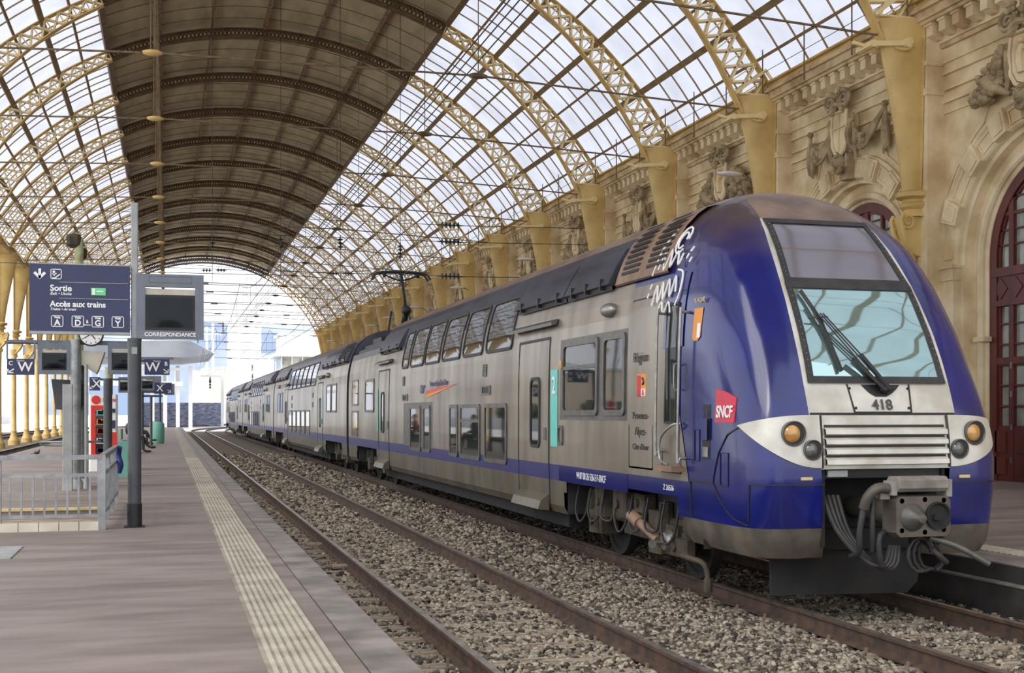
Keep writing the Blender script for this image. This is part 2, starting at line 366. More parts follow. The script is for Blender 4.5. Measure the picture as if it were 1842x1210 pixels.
# ballast stones (uncountable)
def stones():
    rng = np.random.default_rng(3)
    t_ = (1+5**.5)/2
    iv = np.array([(-1,t_,0),(1,t_,0),(-1,-t_,0),(1,-t_,0),(0,-1,t_),(0,1,t_),(0,-1,-t_),(0,1,-t_),(t_,0,-1),(t_,0,1),(-t_,0,-1),(-t_,0,1)])/1.9
    itf = np.array([(0,11,5),(0,5,1),(0,1,7),(0,7,10),(0,10,11),(1,5,9),(5,11,4),(11,10,2),(10,7,6),(7,1,8),(3,9,4),(3,4,2),(3,2,6),(3,6,8),(3,8,9),(4,9,5),(2,4,11),(6,2,10),(8,6,7),(9,8,1)])
    xs = []; ys = []; ss = []
    for y0, y1, den, sz in ((2.6, 8, 1500, .0185), (8, 14, 1000, .021), (14, 24, 480, .027), (24, 40, 170, .038), (40, 62, 60, .052)):
        n = int(6.75*(y1-y0)*den); xs.append(rng.uniform(1.46, 8.24, n)); ys.append(rng.uniform(y0, y1, n)); ss.append(np.full(n, sz))
    x = np.concatenate(xs); y = np.concatenate(ys); s_ = np.concatenate(ss)
    # frustum cull
    zc = y*cos(YAW)+x*sin(YAW); xc = x*cos(YAW)-y*sin(YAW); u = 921+FPX*xc/zc; v = 742+FPX*2.0/zc
    k = (u > -60) & (u < 1920) & (v < 1290); x = x[k]; y = y[k]; s_ = s_[k]
    z = np.full(len(x), -.205)
    inn = (np.abs(x-XN) < .70) | (np.abs(x-XT) < .70); z[inn] = -.19
    mid = (x > XN+.9) & (x < XT-.9); z[mid] = -.19+.085*np.clip(1-np.abs(x[mid]-4.95)/.75, 0, 1)
    z[(x > 1.4) & (x < 2.1)] = -.2
    # keep off rails, thin out over sleepers
    k = np.ones(len(x), bool)
    for xr in (XN-.7535, XN+.7535, XT-.7535, XT+.7535): k &= np.abs(x-xr) > .07
    slp = ((np.abs(x-XN) < 1.25) & (np.abs(((y-3.0)/.62+.5) % 1-.5)*.62 < .13)) | ((np.abs(x-XT) < 1.25) & (np.abs(((y-3.1)/.62+.5) % 1-.5)*.62 < .13) & (y < 17))
    k &= ~(slp & (rng.random(len(x)) < .5)); x, y, z, s_ = x[k], y[k], z[k], s_[k]
    n = len(x); V = iv[None]*(1+rng.uniform(-.42, .38, (n, 12, 1)))
    V = V*rng.uniform(.6, 1.35, (n, 1, 3)); V[:, :, 2] *= .75
    a = rng.uniform(0, 2*pi, n); c, s = np.cos(a), np.sin(a); be = rng.uniform(-.6, .6, n); cb, sb = np.cos(be), np.sin(be)
    X = V[:, :, 0]*cb[:, None]+V[:, :, 2]*sb[:, None]; Z = -V[:, :, 0]*sb[:, None]+V[:, :, 2]*cb[:, None]; Y = V[:, :, 1]
    V = np.stack([X*c[:, None]-Y*s[:, None], X*s[:, None]+Y*c[:, None], Z], -1)
    V = V*(s_*rng.uniform(.5, 1.7, n))[:, None, None]; V += np.stack([x, y, z+rng.uniform(-.012, .02, n)], -1)[:, None]
    F = (itf[None]+(np.arange(n)*12)[:, None, None]).reshape(-1)
    me = bpy.data.meshes.new('ballast_stones'); me.vertices.add(n*12); me.vertices.foreach_set('co', V.reshape(-1))
    me.loops.add(len(F)); me.loops.foreach_set('vertex_index', F.astype(np.int32)); me.polygons.add(n*20)
    me.polygons.foreach_set('loop_start', (np.arange(n*20)*3).astype(np.int32)); me.update(calc_edges=True); me.materials.append(M['stones'])
    o = bpy.data.objects.new('ballast_stones', me); C.objects.link(o)
    tag(o, 'grey brown crushed stone ballast around and between the rails', 'ballast', kind='stuff')
stones()
b = MB(); P = []
for y in [2, 42, 60, 130]: P.append([(3.95, y, -.2), (4.6, y, -.14), (4.95, y, -.11), (5.3, y, -.13), (5.8, y, -.2)])
b.grid(P); struct(b.build('ballast_heap', 'ballast_bed'))
for x, y, rz, L in ((unproj(575, Yp=19.2), 19.2, .1, .42), (unproj(628, Yp=16.4), 16.4, .2, .5)):
    b = MB(); b.box(-L/2, L/2, -.12, .12, -.17, -.135); o = b.build('cable_cover', 'sleeper_wood'); o.location = (x, y, 0); o.rotation_euler.z = rz
    tag(o, 'flat %s cover board lying between the rails of the empty track' % ('farther' if y > 18 else 'nearer'), 'board')
b = MB(); b.bevbox(-.16, .16, -.24, .24, -.14, -.1, .05); o = b.build('concrete_slab', 'coping'); o.location = (4.85, 16.0, 0); o.rotation_euler.z = .3
tag(o, 'small pale slab lying on the ballast heap between the two tracks', 'slab')

# ------------------------------------------------------------------ roof
X0R, Z0R, RR = 4.2, 3.40, 15.5; PH = R_(8.43)
Y1 = 26.0; DY = 7.45
def arc(phi, r, y): return (X0R+r*sin(phi), y, Z0R+r*cos(phi))
YA, YB = Y1-DY*3.6, YEND
E = 7*PH
def shell(p0, p1, n, r, ys, b):
    b.grid([[arc(p0+(p1-p0)*i/n, r, y) for i in range(n+1)] for y in ys])
ysb = [Y1+DY*k for k in range(-4, 16)]+[YEND]
b = MB(); shell(-3*PH, 3*PH, 48, RR+.42, ysb, b); shell(-3*PH, 3*PH, 48, RR+.62, ysb, b)
cl = struct(b.build('ceiling', 'boards', smooth=60))
b = MB()
for k in range(0, 84):      # board joints running with the vault ribs
    yy = YA+1.6*k
    if yy > YEND: break
    for i in range(40):
        a0 = -3*PH+6*PH*i/40; a1 = -3*PH+6*PH*(i+1)/40; b.bar(arc(a0, RR+.41, yy), arc(a1, RR+.41, yy), .03, .03)
b.build('board_joint', 'joint_paint', cl)
for sgn, nm in ((-1, 'left'), (1, 'right')):
    b = MB(); shell(sgn*3*PH, sgn*E, 24, RR+.42, [YA, YEND], b); g = struct(b.build('skylight_'+nm, 'roof_glass', smooth=60))
    b = MB(); k = 0; yy = Y1-DY*3
    while yy < YEND-.5:
        if k % 7:
            for i in range(12):
                a0 = sgn*(3*PH+4*PH*i/12); a1 = sgn*(3*PH+4*PH*(i+1)/12); b.bar(arc(a0, RR+.39, yy), arc(a1, RR+.39, yy), .028, .05)
        yy += DY/7; k += 1
    struct(b.build('glazing_bar', 'purlin_paint', g))
    # valance beneath ceiling edge
def purlin(ph, wdt, hgt, label, mt='purlin_paint'):
    b = MB(); p = arc(ph, RR+.22, 0); n = Vector((sin(ph), 0, cos(ph)))
    b.bar((p[0], YA, p[2]), (p[0], YEND, p[2]), wdt, hgt, up=n)
    b.bar((p[0]-n.x*hgt/2, YA, p[2]-n.z*hgt/2), (p[0]-n.x*hgt/2, YEND, p[2]-n.z*hgt/2), wdt*1.5, .03, up=n)
    o = b.build('roof_purlin', mt); tag(o, label, 'beam', 'long purlins under the vaulted roof'); return o
nmz = {0: 'at the crown of the ceiling', 2: 'in the {s} haunch of the brown ceiling', 3: 'along the {s} border between brown ceiling and glass', 4: 'under the {s} glazing, next below the brown ceiling', 5: 'under the {s} glazing, second below the brown ceiling', 6: 'under the {s} glazing, lowest of three'}
for k in (0, 2, 3, 4, 5, 6):
    for s in ((1,) if k == 0 else (-1, 1)):
        purlin(s*k*PH, .11 if k < 3 else .14, .34 if k == 3 else .24, 'thick riveted purlin '+nmz[k].format(s='left' if s < 0 else 'right'), 'rust_paint' if k < 3 else ('brown_paint' if k == 3 else 'purlin_paint'))
for k in (1, 3.5, 4.5, 5.5, 6.5):
    for s in (-1, 1):
        purlin(s*k*PH, .06, .14, 'thin purlin on the %s side, %s' % ('left' if s < 0 else 'right', {1: 'beside the crown of the brown ceiling', 3.5: 'first one under the glass', 4.5: 'second one down under the glass', 5.5: 'third one down under the glass', 6.5: 'lowest one under the glass'}[k]), 'rust_paint' if k == 1 else 'purlin_paint')
# arch ribs
def depth(ph): a = abs(ph)/E; return .38+.85*max(0, (a-.35)/.65)**1.4
def rib_meshes():
    ch = MB(); N = 84; wbs = []
    for j, (r_of, wd) in enumerate(((lambda p: RR+.12, .30), (lambda p: RR+.12-depth(p), .30))):
        for i in range(N):
            a0 = -E+2*E*i/N; a1 = -E+2*E*(i+1)/N
            A = Vector(arc(a0, r_of(a0), 0)); B_ = Vector(arc(a1, r_of(a1), 0)); m_ = (a0+a1)/2
            ch.m = 1 if abs(m_) < 3*PH else 0
            ch.bar(A, B_, wd, .035, up=(sin(m_), 0, cos(m_))); ch.bar(A, B_, .03, .12, up=(sin(m_), 0, cos(m_)))
    def P(a, t): r0 = RR+.12; return arc(a, r0-depth(a)*t, 0)
    for s in (-1, 1):
        n = 17; wb = MB(); wbs.append(wb)
        for i in range(n):
            a0 = s*(3*PH+4*PH*i/n); a1 = s*(3*PH+4*PH*(i+1)/n)
            for off in (-.09, .09):
                for A, B_ in ((P(a0, .04), P(a1, .96)), (P(a0, .96), P(a1, .04))):
                    wb.bar((A[0], off, A[2]), (B_[0], off, B_[2]), .02, .065, up=(0, 1, 0) if False else (sin(a0), 0, cos(a0)))
            A, B_ = P(a0, 0), P(a0, 1); wb.bar(A, B_, .2, .03, up=(cos(a0), 0, -sin(a0)))
    wc = MB(); n = 78
    for i in range(n):
        a0 = -3*PH+6*PH*i/n; a1 = -3*PH+6*PH*(i+1)/n
        for A, B_ in ((P(a0, .1), P(a1, .9)), (P(a0, .9), P(a1, .1))): wc.bar(A, B_, .03, .075, up=(sin(a0), 0, cos(a0)))
        for t0, t1 in ((0, .2), (.8, 1)): wc.add([P(a0, t0), P(a1, t0), P(a1, t1), P(a0, t1)], [(0, 1, 2, 3)])
    return ch, wbs, wc
ch, wbs, wc = rib_meshes()
rib0 = empty('arch_rib'); ch.build('chords', ['yellow_paint', 'brown_paint'], rib0); [q.build('lattice_web', 'lattice_paint', rib0) for q in wbs]; wc.build('pierced_web', 'brown_paint', rib0)
def plc(o, loc): o.location = loc
ri = 0
for k in range(-2, 17):
    o = rib0 if k == -2 else copy_tree(rib0); o.location = (0, Y1+DY*k if k < 16 else YEND, 0)
    if k < 0: lab = 'arched lattice roof rib above and behind the camera side, over the near train front' if k == -1 else 'arched lattice roof rib closest overhead'
    elif k == 16: lab = 'arched roof rib at the open far end of the station shed'
    else: lab = 'arched roof rib, %s of those resting on the visible right wall columns' % ORD[k]
    tag(o, lab, 'roof rib', 'arched ribs of the train shed')
# tie rods with hangers
nodes = [(-8.9, 9.05), (-.37, 9.42), (8.42, 9.47), (17.0, 9.05)]
tie0 = empty('tie_rod')
b = MB()
for (xa, ha), (xb, hb) in zip(nodes[:-1], nodes[1:]): b.bar((xa, 0, CAMZ+ha), (xb, 0, CAMZ+hb), .045)
b.build('rod', 'rod', tie0)
for (xa, ha) in nodes[1:3]:
    ztop = Z0R+sqrt((RR-.3)**2-(xa-X0R)**2); b = MB()
    if xa < 0: b.bar((xa-.05, 0, CAMZ+ha), (xa-.05, 0, ztop), .035); b.bar((xa+.06, 0, CAMZ+ha), (xa+.06, 0, ztop), .05)
    else: b.bar((xa, 0, CAMZ+ha), (xa, 0, ztop), .022)
    b.build('hanger', 'rod', tie0)
    b = MB(); b.ball((xa, 0, CAMZ+ha), .11, 8, 6, (2.6, 1, .8)); b.build('joint', 'yellow_paint' if xa < 0 else 'rod', tie0, 50)
for k in range(0, 16):
    o = tie0 if k == 0 else copy_tree(tie0); o.location = (0, Y1+DY*k, 0)
    tag(o, 'thin tie rod across the shed, starting at the %s yellow wall column' % ORD[k], 'tie rod', 'tie rods across the shed')
# eave girders (yellow box gutter)
for s, nm in ((1, 'right'), (-1, 'left')):
    b = MB(); xe = X0R+s*(RR*sin(E)); ze = Z0R+RR*cos(E)
    x_a, x_b = sorted((xe-.05*s, xe+.6*s)); b.box(x_a, x_b, YA, YEND, ze-.05, ze+.42)
    x_a, x_b = sorted((xe-.18*s, xe+.1*s)); b.box(x_a, x_b, YA, YEND, ze+.38, ze+.44); b.box(x_a, x_b, YA, YEND, ze-.10, ze-.04)
    o = b.build('eave_girder', 'yellow_paint'); tag(o, 'yellow gutter girder along the %s eave of the roof' % nm, 'girder')
# railing posts and wire above the cornice
b = MB(); b.tube([(17.15, YA, 12.5), (17.15, YEND, 12.5)], .012, 5); b.tube([(17.15, YA, 12.05), (17.15, YEND, 12.05)], .01, 5)
gr = b.build('guard_wire', 'wire'); tag(gr, 'thin guard wires strung on rods along the right cornice', 'wire')
b = MB(); b.tube([(17.15, 0, 11.2), (17.15, 0, 12.75)], .022, 6); r0 = b.build('guard_rod', 'rod')
y = 15.9; i = 0
while y < 118:
    o = r0 if i == 0 else r0.copy(); o.name = 'guard_rod'
    if i: C.objects.link(o)
    o.location = (0, y, 0); tag(o, 'thin upright rod holding the guard wires above the right cornice', 'rod', 'guard rods above the right cornice'); y += DY/3; i += 1

# ------------------------------------------------------------------ columns
def make_column(free):
    root = empty('iron_column')
    # tapered half shaft; local x: 0 = inner edge of the head, grows toward the wall; s mirrored for left
    b = MB(); P = []
    for i in range(15):
        t = i/14; z = 7.2+(11.35-7.2)*t
        wx = .34+.78*t**1.25
        wy = .19+.15*t
        ring = [(.62-wx*sin(pi*j/12), -wy*cos(pi*j/12), z) for j in range(13)]; P.append(ring)
    b.grid(P); b.add([(.62, -.34, 11.35)]+[(.62-1.12*sin(pi*j/12), -.34*cos(pi*j/12), 11.35) for j in range(13)], [tuple(range(14))])
    b.build('shaft', 'yellow_paint', root, 40)
    b = MB()
    for s in (-1, 1):
        P = [[(.62, s*(.19+.15*t)-.02*s, 7.2+4.15*t), (.62, s*(.27+.16*t), 7.2+4.15*t)] for t in [i/14 for i in range(15)]]
        b.grid(P); P2 = [[(p[0]-.03, p[1], p[2]) for p in r] for r in P]; b.grid(P2); b.grid([[r[1] for r in P], [r[1] for r in P2]])
        for i in range(42):
            t = i/42; b.ball((.585, s*(.235+.155*t), 7.25+4.1*t), .018, 5, 4)
    for i in range(42):
        t = i/42; wx = .34+.78*t**1.25; wy = .19+.15*t
        for s in (-1, 1):
            a = pi/2+s*.25; b.ball((.62-wx*sin(a), -wy*cos(a), 7.25+4.1*t), .014, 5, 4)
    b.build('flange', 'yellow_paint', root, 40)
    # capital
    b = MB()
    pr = [(.32, 6.62), (.28, 6.7), (.26, 6.8), (.34, 6.86), (.36, 6.94), (.28, 6.98), (.30, 7.04), (.42, 7.1), (.43, 7.2), (.30, 7.26)]
    P = [[(.66-r*sin(pi*j/12)*1.25, -r*cos(pi*j/12), z) for j in range(13)] for r, z in pr]; b.grid(P)
    b.build('capital', 'yellow_paint', root, 40)
    # volute corbel
    b = MB()
    for s in (-1, 1):
        pts = []; 
        for j in range(26):
            a = j*.5; r = .20*(1-j/30); pts.append((.28+r*cos(a+2.2), s*.22, 6.50+r*sin(a+2.2)))
        b.tube(pts, [.05*(1-j/34) for j in range(26)], 6)
        b.tube([(.12, s*.22, 6.4), (.22, s*.2, 6.1), (.42, s*.17, 5.85), (.58, s*.13, 5.7)], [.06, .06, .05, .04], 6)
    b.prism([(.15, -.2, 6.62), (.66, -.2, 6.62), (.66, -.2, 5.65), (.5, -.2, 5.72), (.3, -.2, 5.98), (.22, -.2, 6.3)], (0, .4, 0))
    for j in range(6): b.ball((.28+.045*j, 0, 6.25-.1*j), .10-.008*j, 8, 6, (.6, 1.4, .8))
    b.ball((.5, 0, 5.6), .13, 8, 6, (1, 1, 1.1))
    b.build('corbel', 'yellow_paint', root, 40)
    if free:
        b = MB(); b.lathe([(.17, 5.7), (.15, 4.6), (.155, 3), (.16, .75), (.2, .7), (.17, .6), (.24, .3), (.32, .1), (.36, .1), (.36, -.25)], 14, (.62, 0, 0))
        b.lathe([(.27, 6.0), (.2, 5.7)], 14, (.62, 0, 0)); b.build('post', 'yellow_paint', root, 40)
        return root
    # tie clevis
    b = MB(); b.bar((-.72, -.30, 10.66), (.25, -.34, 10.74), .04, .12); b.bar((-.72, .30, 10.66), (.25, .34, 10.74), .04, .12); b.bar((-.82, 0, 10.65), (-.62, 0, 10.66), .62, .12)
    b.lathe([(.09, -.34), (.09, .34)], 10, (-.72, 0, 10.66), 'y'); b.lathe([(.12, -.40), (.12, .40)], 12, (.2, 0, 10.74), 'y'); b.bar((-1.1, 0, 10.74), (-.75, 0, 10.68), .08); b.build('tie_bracket', 'lattice_paint', root, 40)
    b = MB(); b.tube([(.3, -.38, 10.72), (.2, -.42, 10.58), (.02, -.38, 10.55), (-.12, -.30, 10.62)], .03, 6); b.build('collar', 'yellow_paint', root, 40)
    # bracket truss above head carrying the rib
    b = MB()
    b.bar((-.5, 0, 11.38), (1.1, 0, 11.38), .5, .05); b.bar((-.6, -.2, 11.4), (.4, -.2, 12.15), .05, .09); b.bar((-.6, .2, 11.4), (.4, .2, 12.15), .05, .09)
    b.bar((.4, -.2, 12.1), (.95, -.2, 11.4), .05, .08); b.bar((.4, .2, 12.1), (.95, .2, 11.4), .05, .08)
    for i in range(14): b.ball((-.6+.1*i, -.26, 11.38), .02, 5, 4)
    b.build('head_bracket', 'lattice_paint', root)
    return root
XW = 18.0
colr = make_column(False)
for k in range(-1, 17):
    o = colr if k == -1 else copy_tree(colr); o.location = (XW-.62-.52, Y1+DY*k if k < 16 else YEND-.3, 0)
    tag(o, ('yellow riveted tapering column bracket just outside the right picture edge' if k < 0 else 'yellow riveted tapering column bracket on the stone facade, %s to the camera in view' % ORD[k]), 'column', 'yellow columns along the right facade')
coll = make_column(True)
for k in range(4, 17):
    o = coll if k == 4 else copy_tree(coll); o.location = (-9.0+.0, Y1+DY*k if k < 16 else YEND-.3, 0); o.scale = (-1, 1, 1)
    tag(o, 'yellow freestanding iron column beyond the left track, %s to the camera' % ORD[k-4], 'column', 'yellow columns of the left row')
# ------------------------------------------------------------------ stone facade
BAYC = lambda k: Y1-DY/2+DY*k        # bay centre; k=0 is the door bay
def arch_path(r, zs, n=20, zb=RPZ):
    return [(-r, zb)]+[(-r, zb+(zs-zb)*.5)]+[(-r*cos(pi*i/n), zs+r*sin(pi*i/n)) for i in range(n+1)]+[(r, zb+(zs-zb)*.5)]+[(r, zb)]
ZS = 5.45
def facade_bay():
    b = MB(); H = DY/2; zt = 12.0
    # flat wall outside radius 3.42
    inner = arch_path(3.42, ZS); n = len(inner)
    outer = []
    for (y, z) in inner:
        if z <= ZS: outer.append((H if y > 0 else -H, z))
        else:
            dy, dz = y, z-ZS; t = 1e9
            if abs(dy) > 1e-6: t = min(t, H/abs(dy))
            if dz > 1e-6: t = min(t, (zt-ZS)/dz)
            outer.append((dy*t, ZS+dz*t))
    vs = [(0, y, z) for y, z in inner]+[(0, y, z) for y, z in outer]
    fs = [(i, i+1, n+i+1, n+i) for i in range(n-1)]
    b.add(vs, fs)
    for s in (-1, 1):   # top corners
        pts = [(0, s*H, zt)]
        cand = [i for i in range(n-1) if (outer[i][0]*s > 0 or outer[i+1][0]*s > 0) and ((abs(outer[i][0]) >= H-1e-4) != (abs(outer[i+1][0]) >= H-1e-4))]
        for i in cand: b.add([(0, outer[i][0], outer[i][1]), (0, outer[i+1][0], outer[i+1][1]), (0, s*H, zt)], [(0, 1, 2)])
    prof = [(3.42, 0), (3.42, -.10), (3.34, -.12), (3.30, -.07), (3.26, -.05), (2.84, -.05), (2.80, .0), (2.78, .10), (2.74, .12), (2.68, .12), (2.66, .34), (2.60, .36), (2.46, .34), (2.44, .27), (2.40, .25), (2.30, .25), (2.26, .30), (2.25, .36), (2.18, .40), (2.12, .62)]
    rows = []
    for r, d in prof: rows.append([(d, y, z) for y, z in arch_path(r, ZS, 32)])
    b.grid(rows)
    # recess wall (splay) is part of profile; imposts
    for s in (-1, 1):
        y0, y1 = sorted((s*2.76, s*3.46)); b.box(-.16, .05, y0, y1, ZS-.42, ZS-.12); b.box(-.20, .05, y0-.03, y1+.03, ZS-.14, ZS-.06); b.box(-.13, .05, y0+.02, y1-.02, RPZ, ZS-.42)
        y0, y1 = sorted((s*2.1, s*2.5)); b.box(.2, .6, y0, y1, 3.55, 3.66)
        y0, y1 = sorted((s*3.5, s*H)); b.box(-.08, .02, y0, y1, RPZ, 1.3); b.box(-.10, .02, y0, y1, 5.0, 5.2); b.box(-.05, .02, y0, y1, 1.3, 10.3)
    # voussoir blocks
    for a in (22, 47, 68, 112, 133, 158):
        a = R_(a); c, s_ = cos(a), sin(a); tw = R_(4.6)
        q = [(r*cos(a+t), ZS+r*sin(a+t)) for r, t in ((2.80, -tw), (3.38, -tw*1.05), (3.38, tw*1.05), (2.80, tw))]
        b.prism([(-.17, y, z) for y, z in q], (.2, 0, 0))
        q = [(r*cos(a+t), ZS+r*sin(a+t)) for r, t in ((2.88, -tw*.7), (3.30, -tw*.75), (3.30, tw*.75), (2.88, tw*.7))]
        b.prism([(-.20, y, z) for y, z in q], (.2, 0, 0))
    for a0, a1 in ((2, 16), (28, 41), (53, 62), (74, 82), (98, 106), (118, 127), (139, 152), (164, 178)):
        pts = []
        for i in range(5): a = R_(a0+(a1-a0)*i/4); pts.append((3.24*cos(a), ZS+3.24*sin(a)))
        for i in range(5): a = R_(a1+(a0-a1)*i/4); pts.append((2.92*cos(a), ZS+2.92*sin(a)))
        for i in range(len(pts)):
            A, B_ = pts[i], pts[(i+1) % len(pts)]; b.bar((-.06, A[0], A[1]), (-.06, B_[0], B_[1]), .05, .04)
    # thin moulded line around spandrel
    for s in (-1, 1):
        pts = [(s*3.40, ZS+.7)]+[(s*3.56*cos(R_(a)), ZS+3.56*sin(R_(a))) for a in (14, 22, 30, 38, 46, 54, 60)]
        pts += [(s*1.55, 9.08), (s*3.40, 9.08), (s*3.40, ZS+.7)]
        pts = [p for p in pts if abs(p[0]) <= 3.42]
        for A, B_ in zip(pts[:-1], pts[1:]): b.bar((-.02, A[0], A[1]), (-.02, B_[0], B_[1]), .05, .05)
    # architrave, frieze, cornice
    for z0, z1, d in ((9.30, 9.36, .09), (9.36, 9.52, .05), (9.60, 9.66, .08), (9.98, 10.03, .09), (10.03, 10.24, .06), (10.24, 10.32, .12), (10.32, 10.62, .04), (10.62, 10.72, .14), (11.16, 11.24, .62), (11.24, 11.44, .70), (11.44, 11.52, .80), (11.52, 11.60, .74), (11.6, 11.9, .5)):
        b.m = 1 if z0 > 10.5 else 0; b.box(-d, .3, -H, H, z0, z1)
    b.m = 0; b.box(-.20, .3, -H, H, 10.72, 11.16)
    i = -H+.18
    while i < H-.2:
        b.box(-.52, -.15, i, i+.24, 10.86, 11.12); b.box(-.56, -.15, i-.02, i+.26, 11.10, 11.16); b.prism([(-.5, i+.02, 10.86), (-.18, i+.02, 10.86), (-.18, i+.02, 10.78), (-.3, i+.02, 10.78)], (0, .2, 0)); i += .507
    for s in (-1, 1):   # pilaster strips beside the columns
        y0, y1 = sorted((s*3.35, s*H)); b.box(-.10, 0, y0, y1, 5.2, 10.3); b.box(-.16, 0, y0-.03, y1+.03, 9.5, 9.66); y0, y1 = sorted((s*(H-.46), s*H)); b.box(-.5, 0, y0, y1, RPZ, 11.18); b.box(-.54, 0, y0-(.04 if s > 0 else 0), y1+(.04 if s < 0 else 0), 9.5, 9.66); b.box(-.54, 0, y0-(.04 if s > 0 else 0), y1+(.04 if s < 0 else 0), 10.2, 10.32)
    return b
bm_ = facade_bay(); w0 = None
for k in range(-1, 16):
    if w0 is None: w0 = bm_.build('wall_right', ['stone', 'stone_dark']); o = w0
    else: o = w0.copy(); C.objects.link(o)
    o.location = (XW, BAYC(k), 0); struct(o)
b = MB(); b.box(18.7, 19.2, YA, YEND, RPZ, 12.0); struct(b.build('wall_right', 'stone_dark'))
b = MB(); b.box(17.95, 22, YEND, YEND+.6, RPZ, 12); struct(b.build('wall_end', 'stone_dark'))

# ornaments
def volute(b, c, r, s, x, turns=2.2, tk=.05, a0=0):
    n = int(turns*12); pts = [(x-.03*j/n, c[0]+s*r*(1-.85*j/n)*cos(a0+j*2*pi/12), c[1]+r*(1-.85*j/n)*sin(a0+j*2*pi/12)) for j in range(n+1)]
    b.tube(pts, [tk*(1-.5*j/n) for j in range(n+1)], 6)
def foliage(b, cy, cz, ry, rz, n, rng, x=-.16, s0=.07, s1=.13):
    for i in range(n):
        a = rng.uniform(0, 2*pi); q = sqrt(rng.random()); r = rng.uniform(s0, s1)
        b.ball((x-rng.uniform(0, .16), cy+ry*q*cos(a), cz+rz*q*sin(a)), r, 6, 4, (.9, rng.uniform(.6, 1.3), rng.uniform(.6, 1.3)))
def face(b, cy, cz):
    b.ball((-.28, cy, cz), .21, 12, 10, (1, .85, 1.2)); b.ball((-.47, cy, cz-.02), .05, 6, 5, (1.2, .7, 1.6))
    for s in (-1, 1):
        b.ball((-.44, cy+s*.08, cz+.05), .035, 6, 5); b.tube([(-.42, cy+s*.15, cz+.10), (-.47, cy+s*.07, cz+.12), (-.45, cy+s*.02, cz+.08)], .025, 5)
        b.tube([(-.2, cy+s*.18, cz+.22), (-.25, cy+s*.28, cz+.05), (-.22, cy+s*.22, cz-.16)], .06, 6)
    b.tube([(-.43, cy-.07, cz-.11), (-.47, cy, cz-.10), (-.43, cy+.07, cz-.11)], .025, 5)
    for i in range(7): b.ball((-.34, cy-.12+.04*i, cz-.24-.05*sin(i*.52)), .06, 6, 4, (1, .8, 1.5))
def cartouche(kind):
    rng = random.Random(5+kind); root = empty('carved_cartouche')
    zt = ZS+3.42
    b = MB()       # shield
    sh = [(-.34, zt+1.30), (.34, zt+1.30), (.40, zt+.9), (.36, zt+.4), (.22, zt+.15), (0, zt+.05), (-.22, zt+.15), (-.36, zt+.4), (-.40, zt+.9)]
    b.prism([(-.12, y, z) for y, z in sh], (.12, 0, 0)); b.prism([(-.30, y*.85, zt+.7+(z-zt-.7)*.88) for y, z in sh], (.2, 0, 0))
    for A, B_ in zip(sh, sh[1:]+sh[:1]): b.tube([(-.3, A[0], A[1]), (-.3, B_[0], B_[1])], .045, 6)
    if kind == 0:   # small figure relief on the shield
        b.tube([(-.33, 0, zt+.35), (-.35, .03, zt+.7), (-.34, -.02, zt+.98)], [.09, .1, .05], 6); b.ball((-.36, -.02, zt+1.06), .07, 6, 5); b.tube([(-.34, -.15, zt+.85), (-.36, .0, zt+.9), (-.34, .16, zt+.75)], .035, 5)
    else: b.bar((-.32, 0, zt+.2), (-.32, 0, zt+1.2), .05, .05); b.bar((-.32, -.3, zt+.85), (-.32, .3, zt+.85), .05, .05)
    b.build('shield', 'stone', root, 40)
    b = MB()
    volute(b, (-.36, zt+1.60), .30, 1, -.34, a0=-pi/2, tk=.08); volute(b, (.36, zt+1.60), .30, -1, -.34, a0=-pi/2, tk=.08)
    b.tube([(-.34, -.3, zt+1.40), (-.38, 0, zt+1.50), (-.34, .3, zt+1.40)], .08, 6)
    for s in (-1, 1):
        volute(b, (s*.52, zt+1.05), .14, s, -.26, a0=pi, tk=.05)
        b.tube([(-.26, s*.52, zt+1.0), (-.3, s*.44, zt+.6), (-.26, s*.46, zt+.3), (-.2, s*.62, zt+.1)], [.07, .09, .08, .05], 6)
    foliage(b, 0, zt+1.78, .28, .12, 12, rng, -.3, .05, .09)
    b.build('volutes', 'stone_carved', root, 50)
    b = MB(); face(b, 0, zt-.12); b.prism([(-.2, -.28, zt+.1), (-.2, .28, zt+.1), (-.2, .2, zt-.62), (-.2, -.2, zt-.62)], (.25, 0, 0)); b.build('mask_keystone', 'stone_carved', root, 50)
    for s in (-1, 1):
        b = MB()
        if kind == 0:
            foliage(b, s*1.0, zt+.55, .42, .34, 60, rng); foliage(b, s*1.35, zt+.22, .3, .2, 34, rng); foliage(b, s*.75, zt+.9, .22, .22, 22, rng)
            b.tube([(-.2, s*.5, zt+.02), (-.26, s*.75, zt+.18), (-.26, s*.95, zt+.3), (-.28, s*1.1, zt+.5)], [.05, .10, .15, .2], 8)
            b.build('fruit_cluster', 'stone_carved', root, 50)
        else:
            for q in range(6):
                off = q*.045; b.tube([(-.18, s*.42, zt+1.1-off*.6), (-.28, s*.75, zt+.62-off*1.6), (-.30, s*1.15, zt+.42-off*1.7), (-.26, s*1.55, zt+.62-off*1.2), (-.16, s*1.9, zt+1.0-off*.3)], [.03, .04, .045, .04, .03], 6)
            for q in range(4): b.tube([(-.12, s*1.9, zt+1.05), (-.15, s*(1.84+.05*q), zt+.6), (-.13, s*(1.78+.08*q), zt+.15), (-.12, s*(1.80+.07*q), zt-.25+.05*q)], [.03, .045, .05, .025], 6)
            b.ball((-.14, s*1.9, zt+1.08), .09, 8, 6)
            foliage(b, s*1.15, zt+.28, .26, .17, 26, rng, -.2, .05, .1)
            b.tube([(-.16, s*.55, zt+.75), (-.2, s*.62, zt+.3), (-.16, s*.6, zt-.1)], [.08, .1, .05], 6)
            b.build('drapery_swag', 'stone_carved', root, 50)
    return root
ct = [cartouche(0), cartouche(1)]; used = [0, 0]
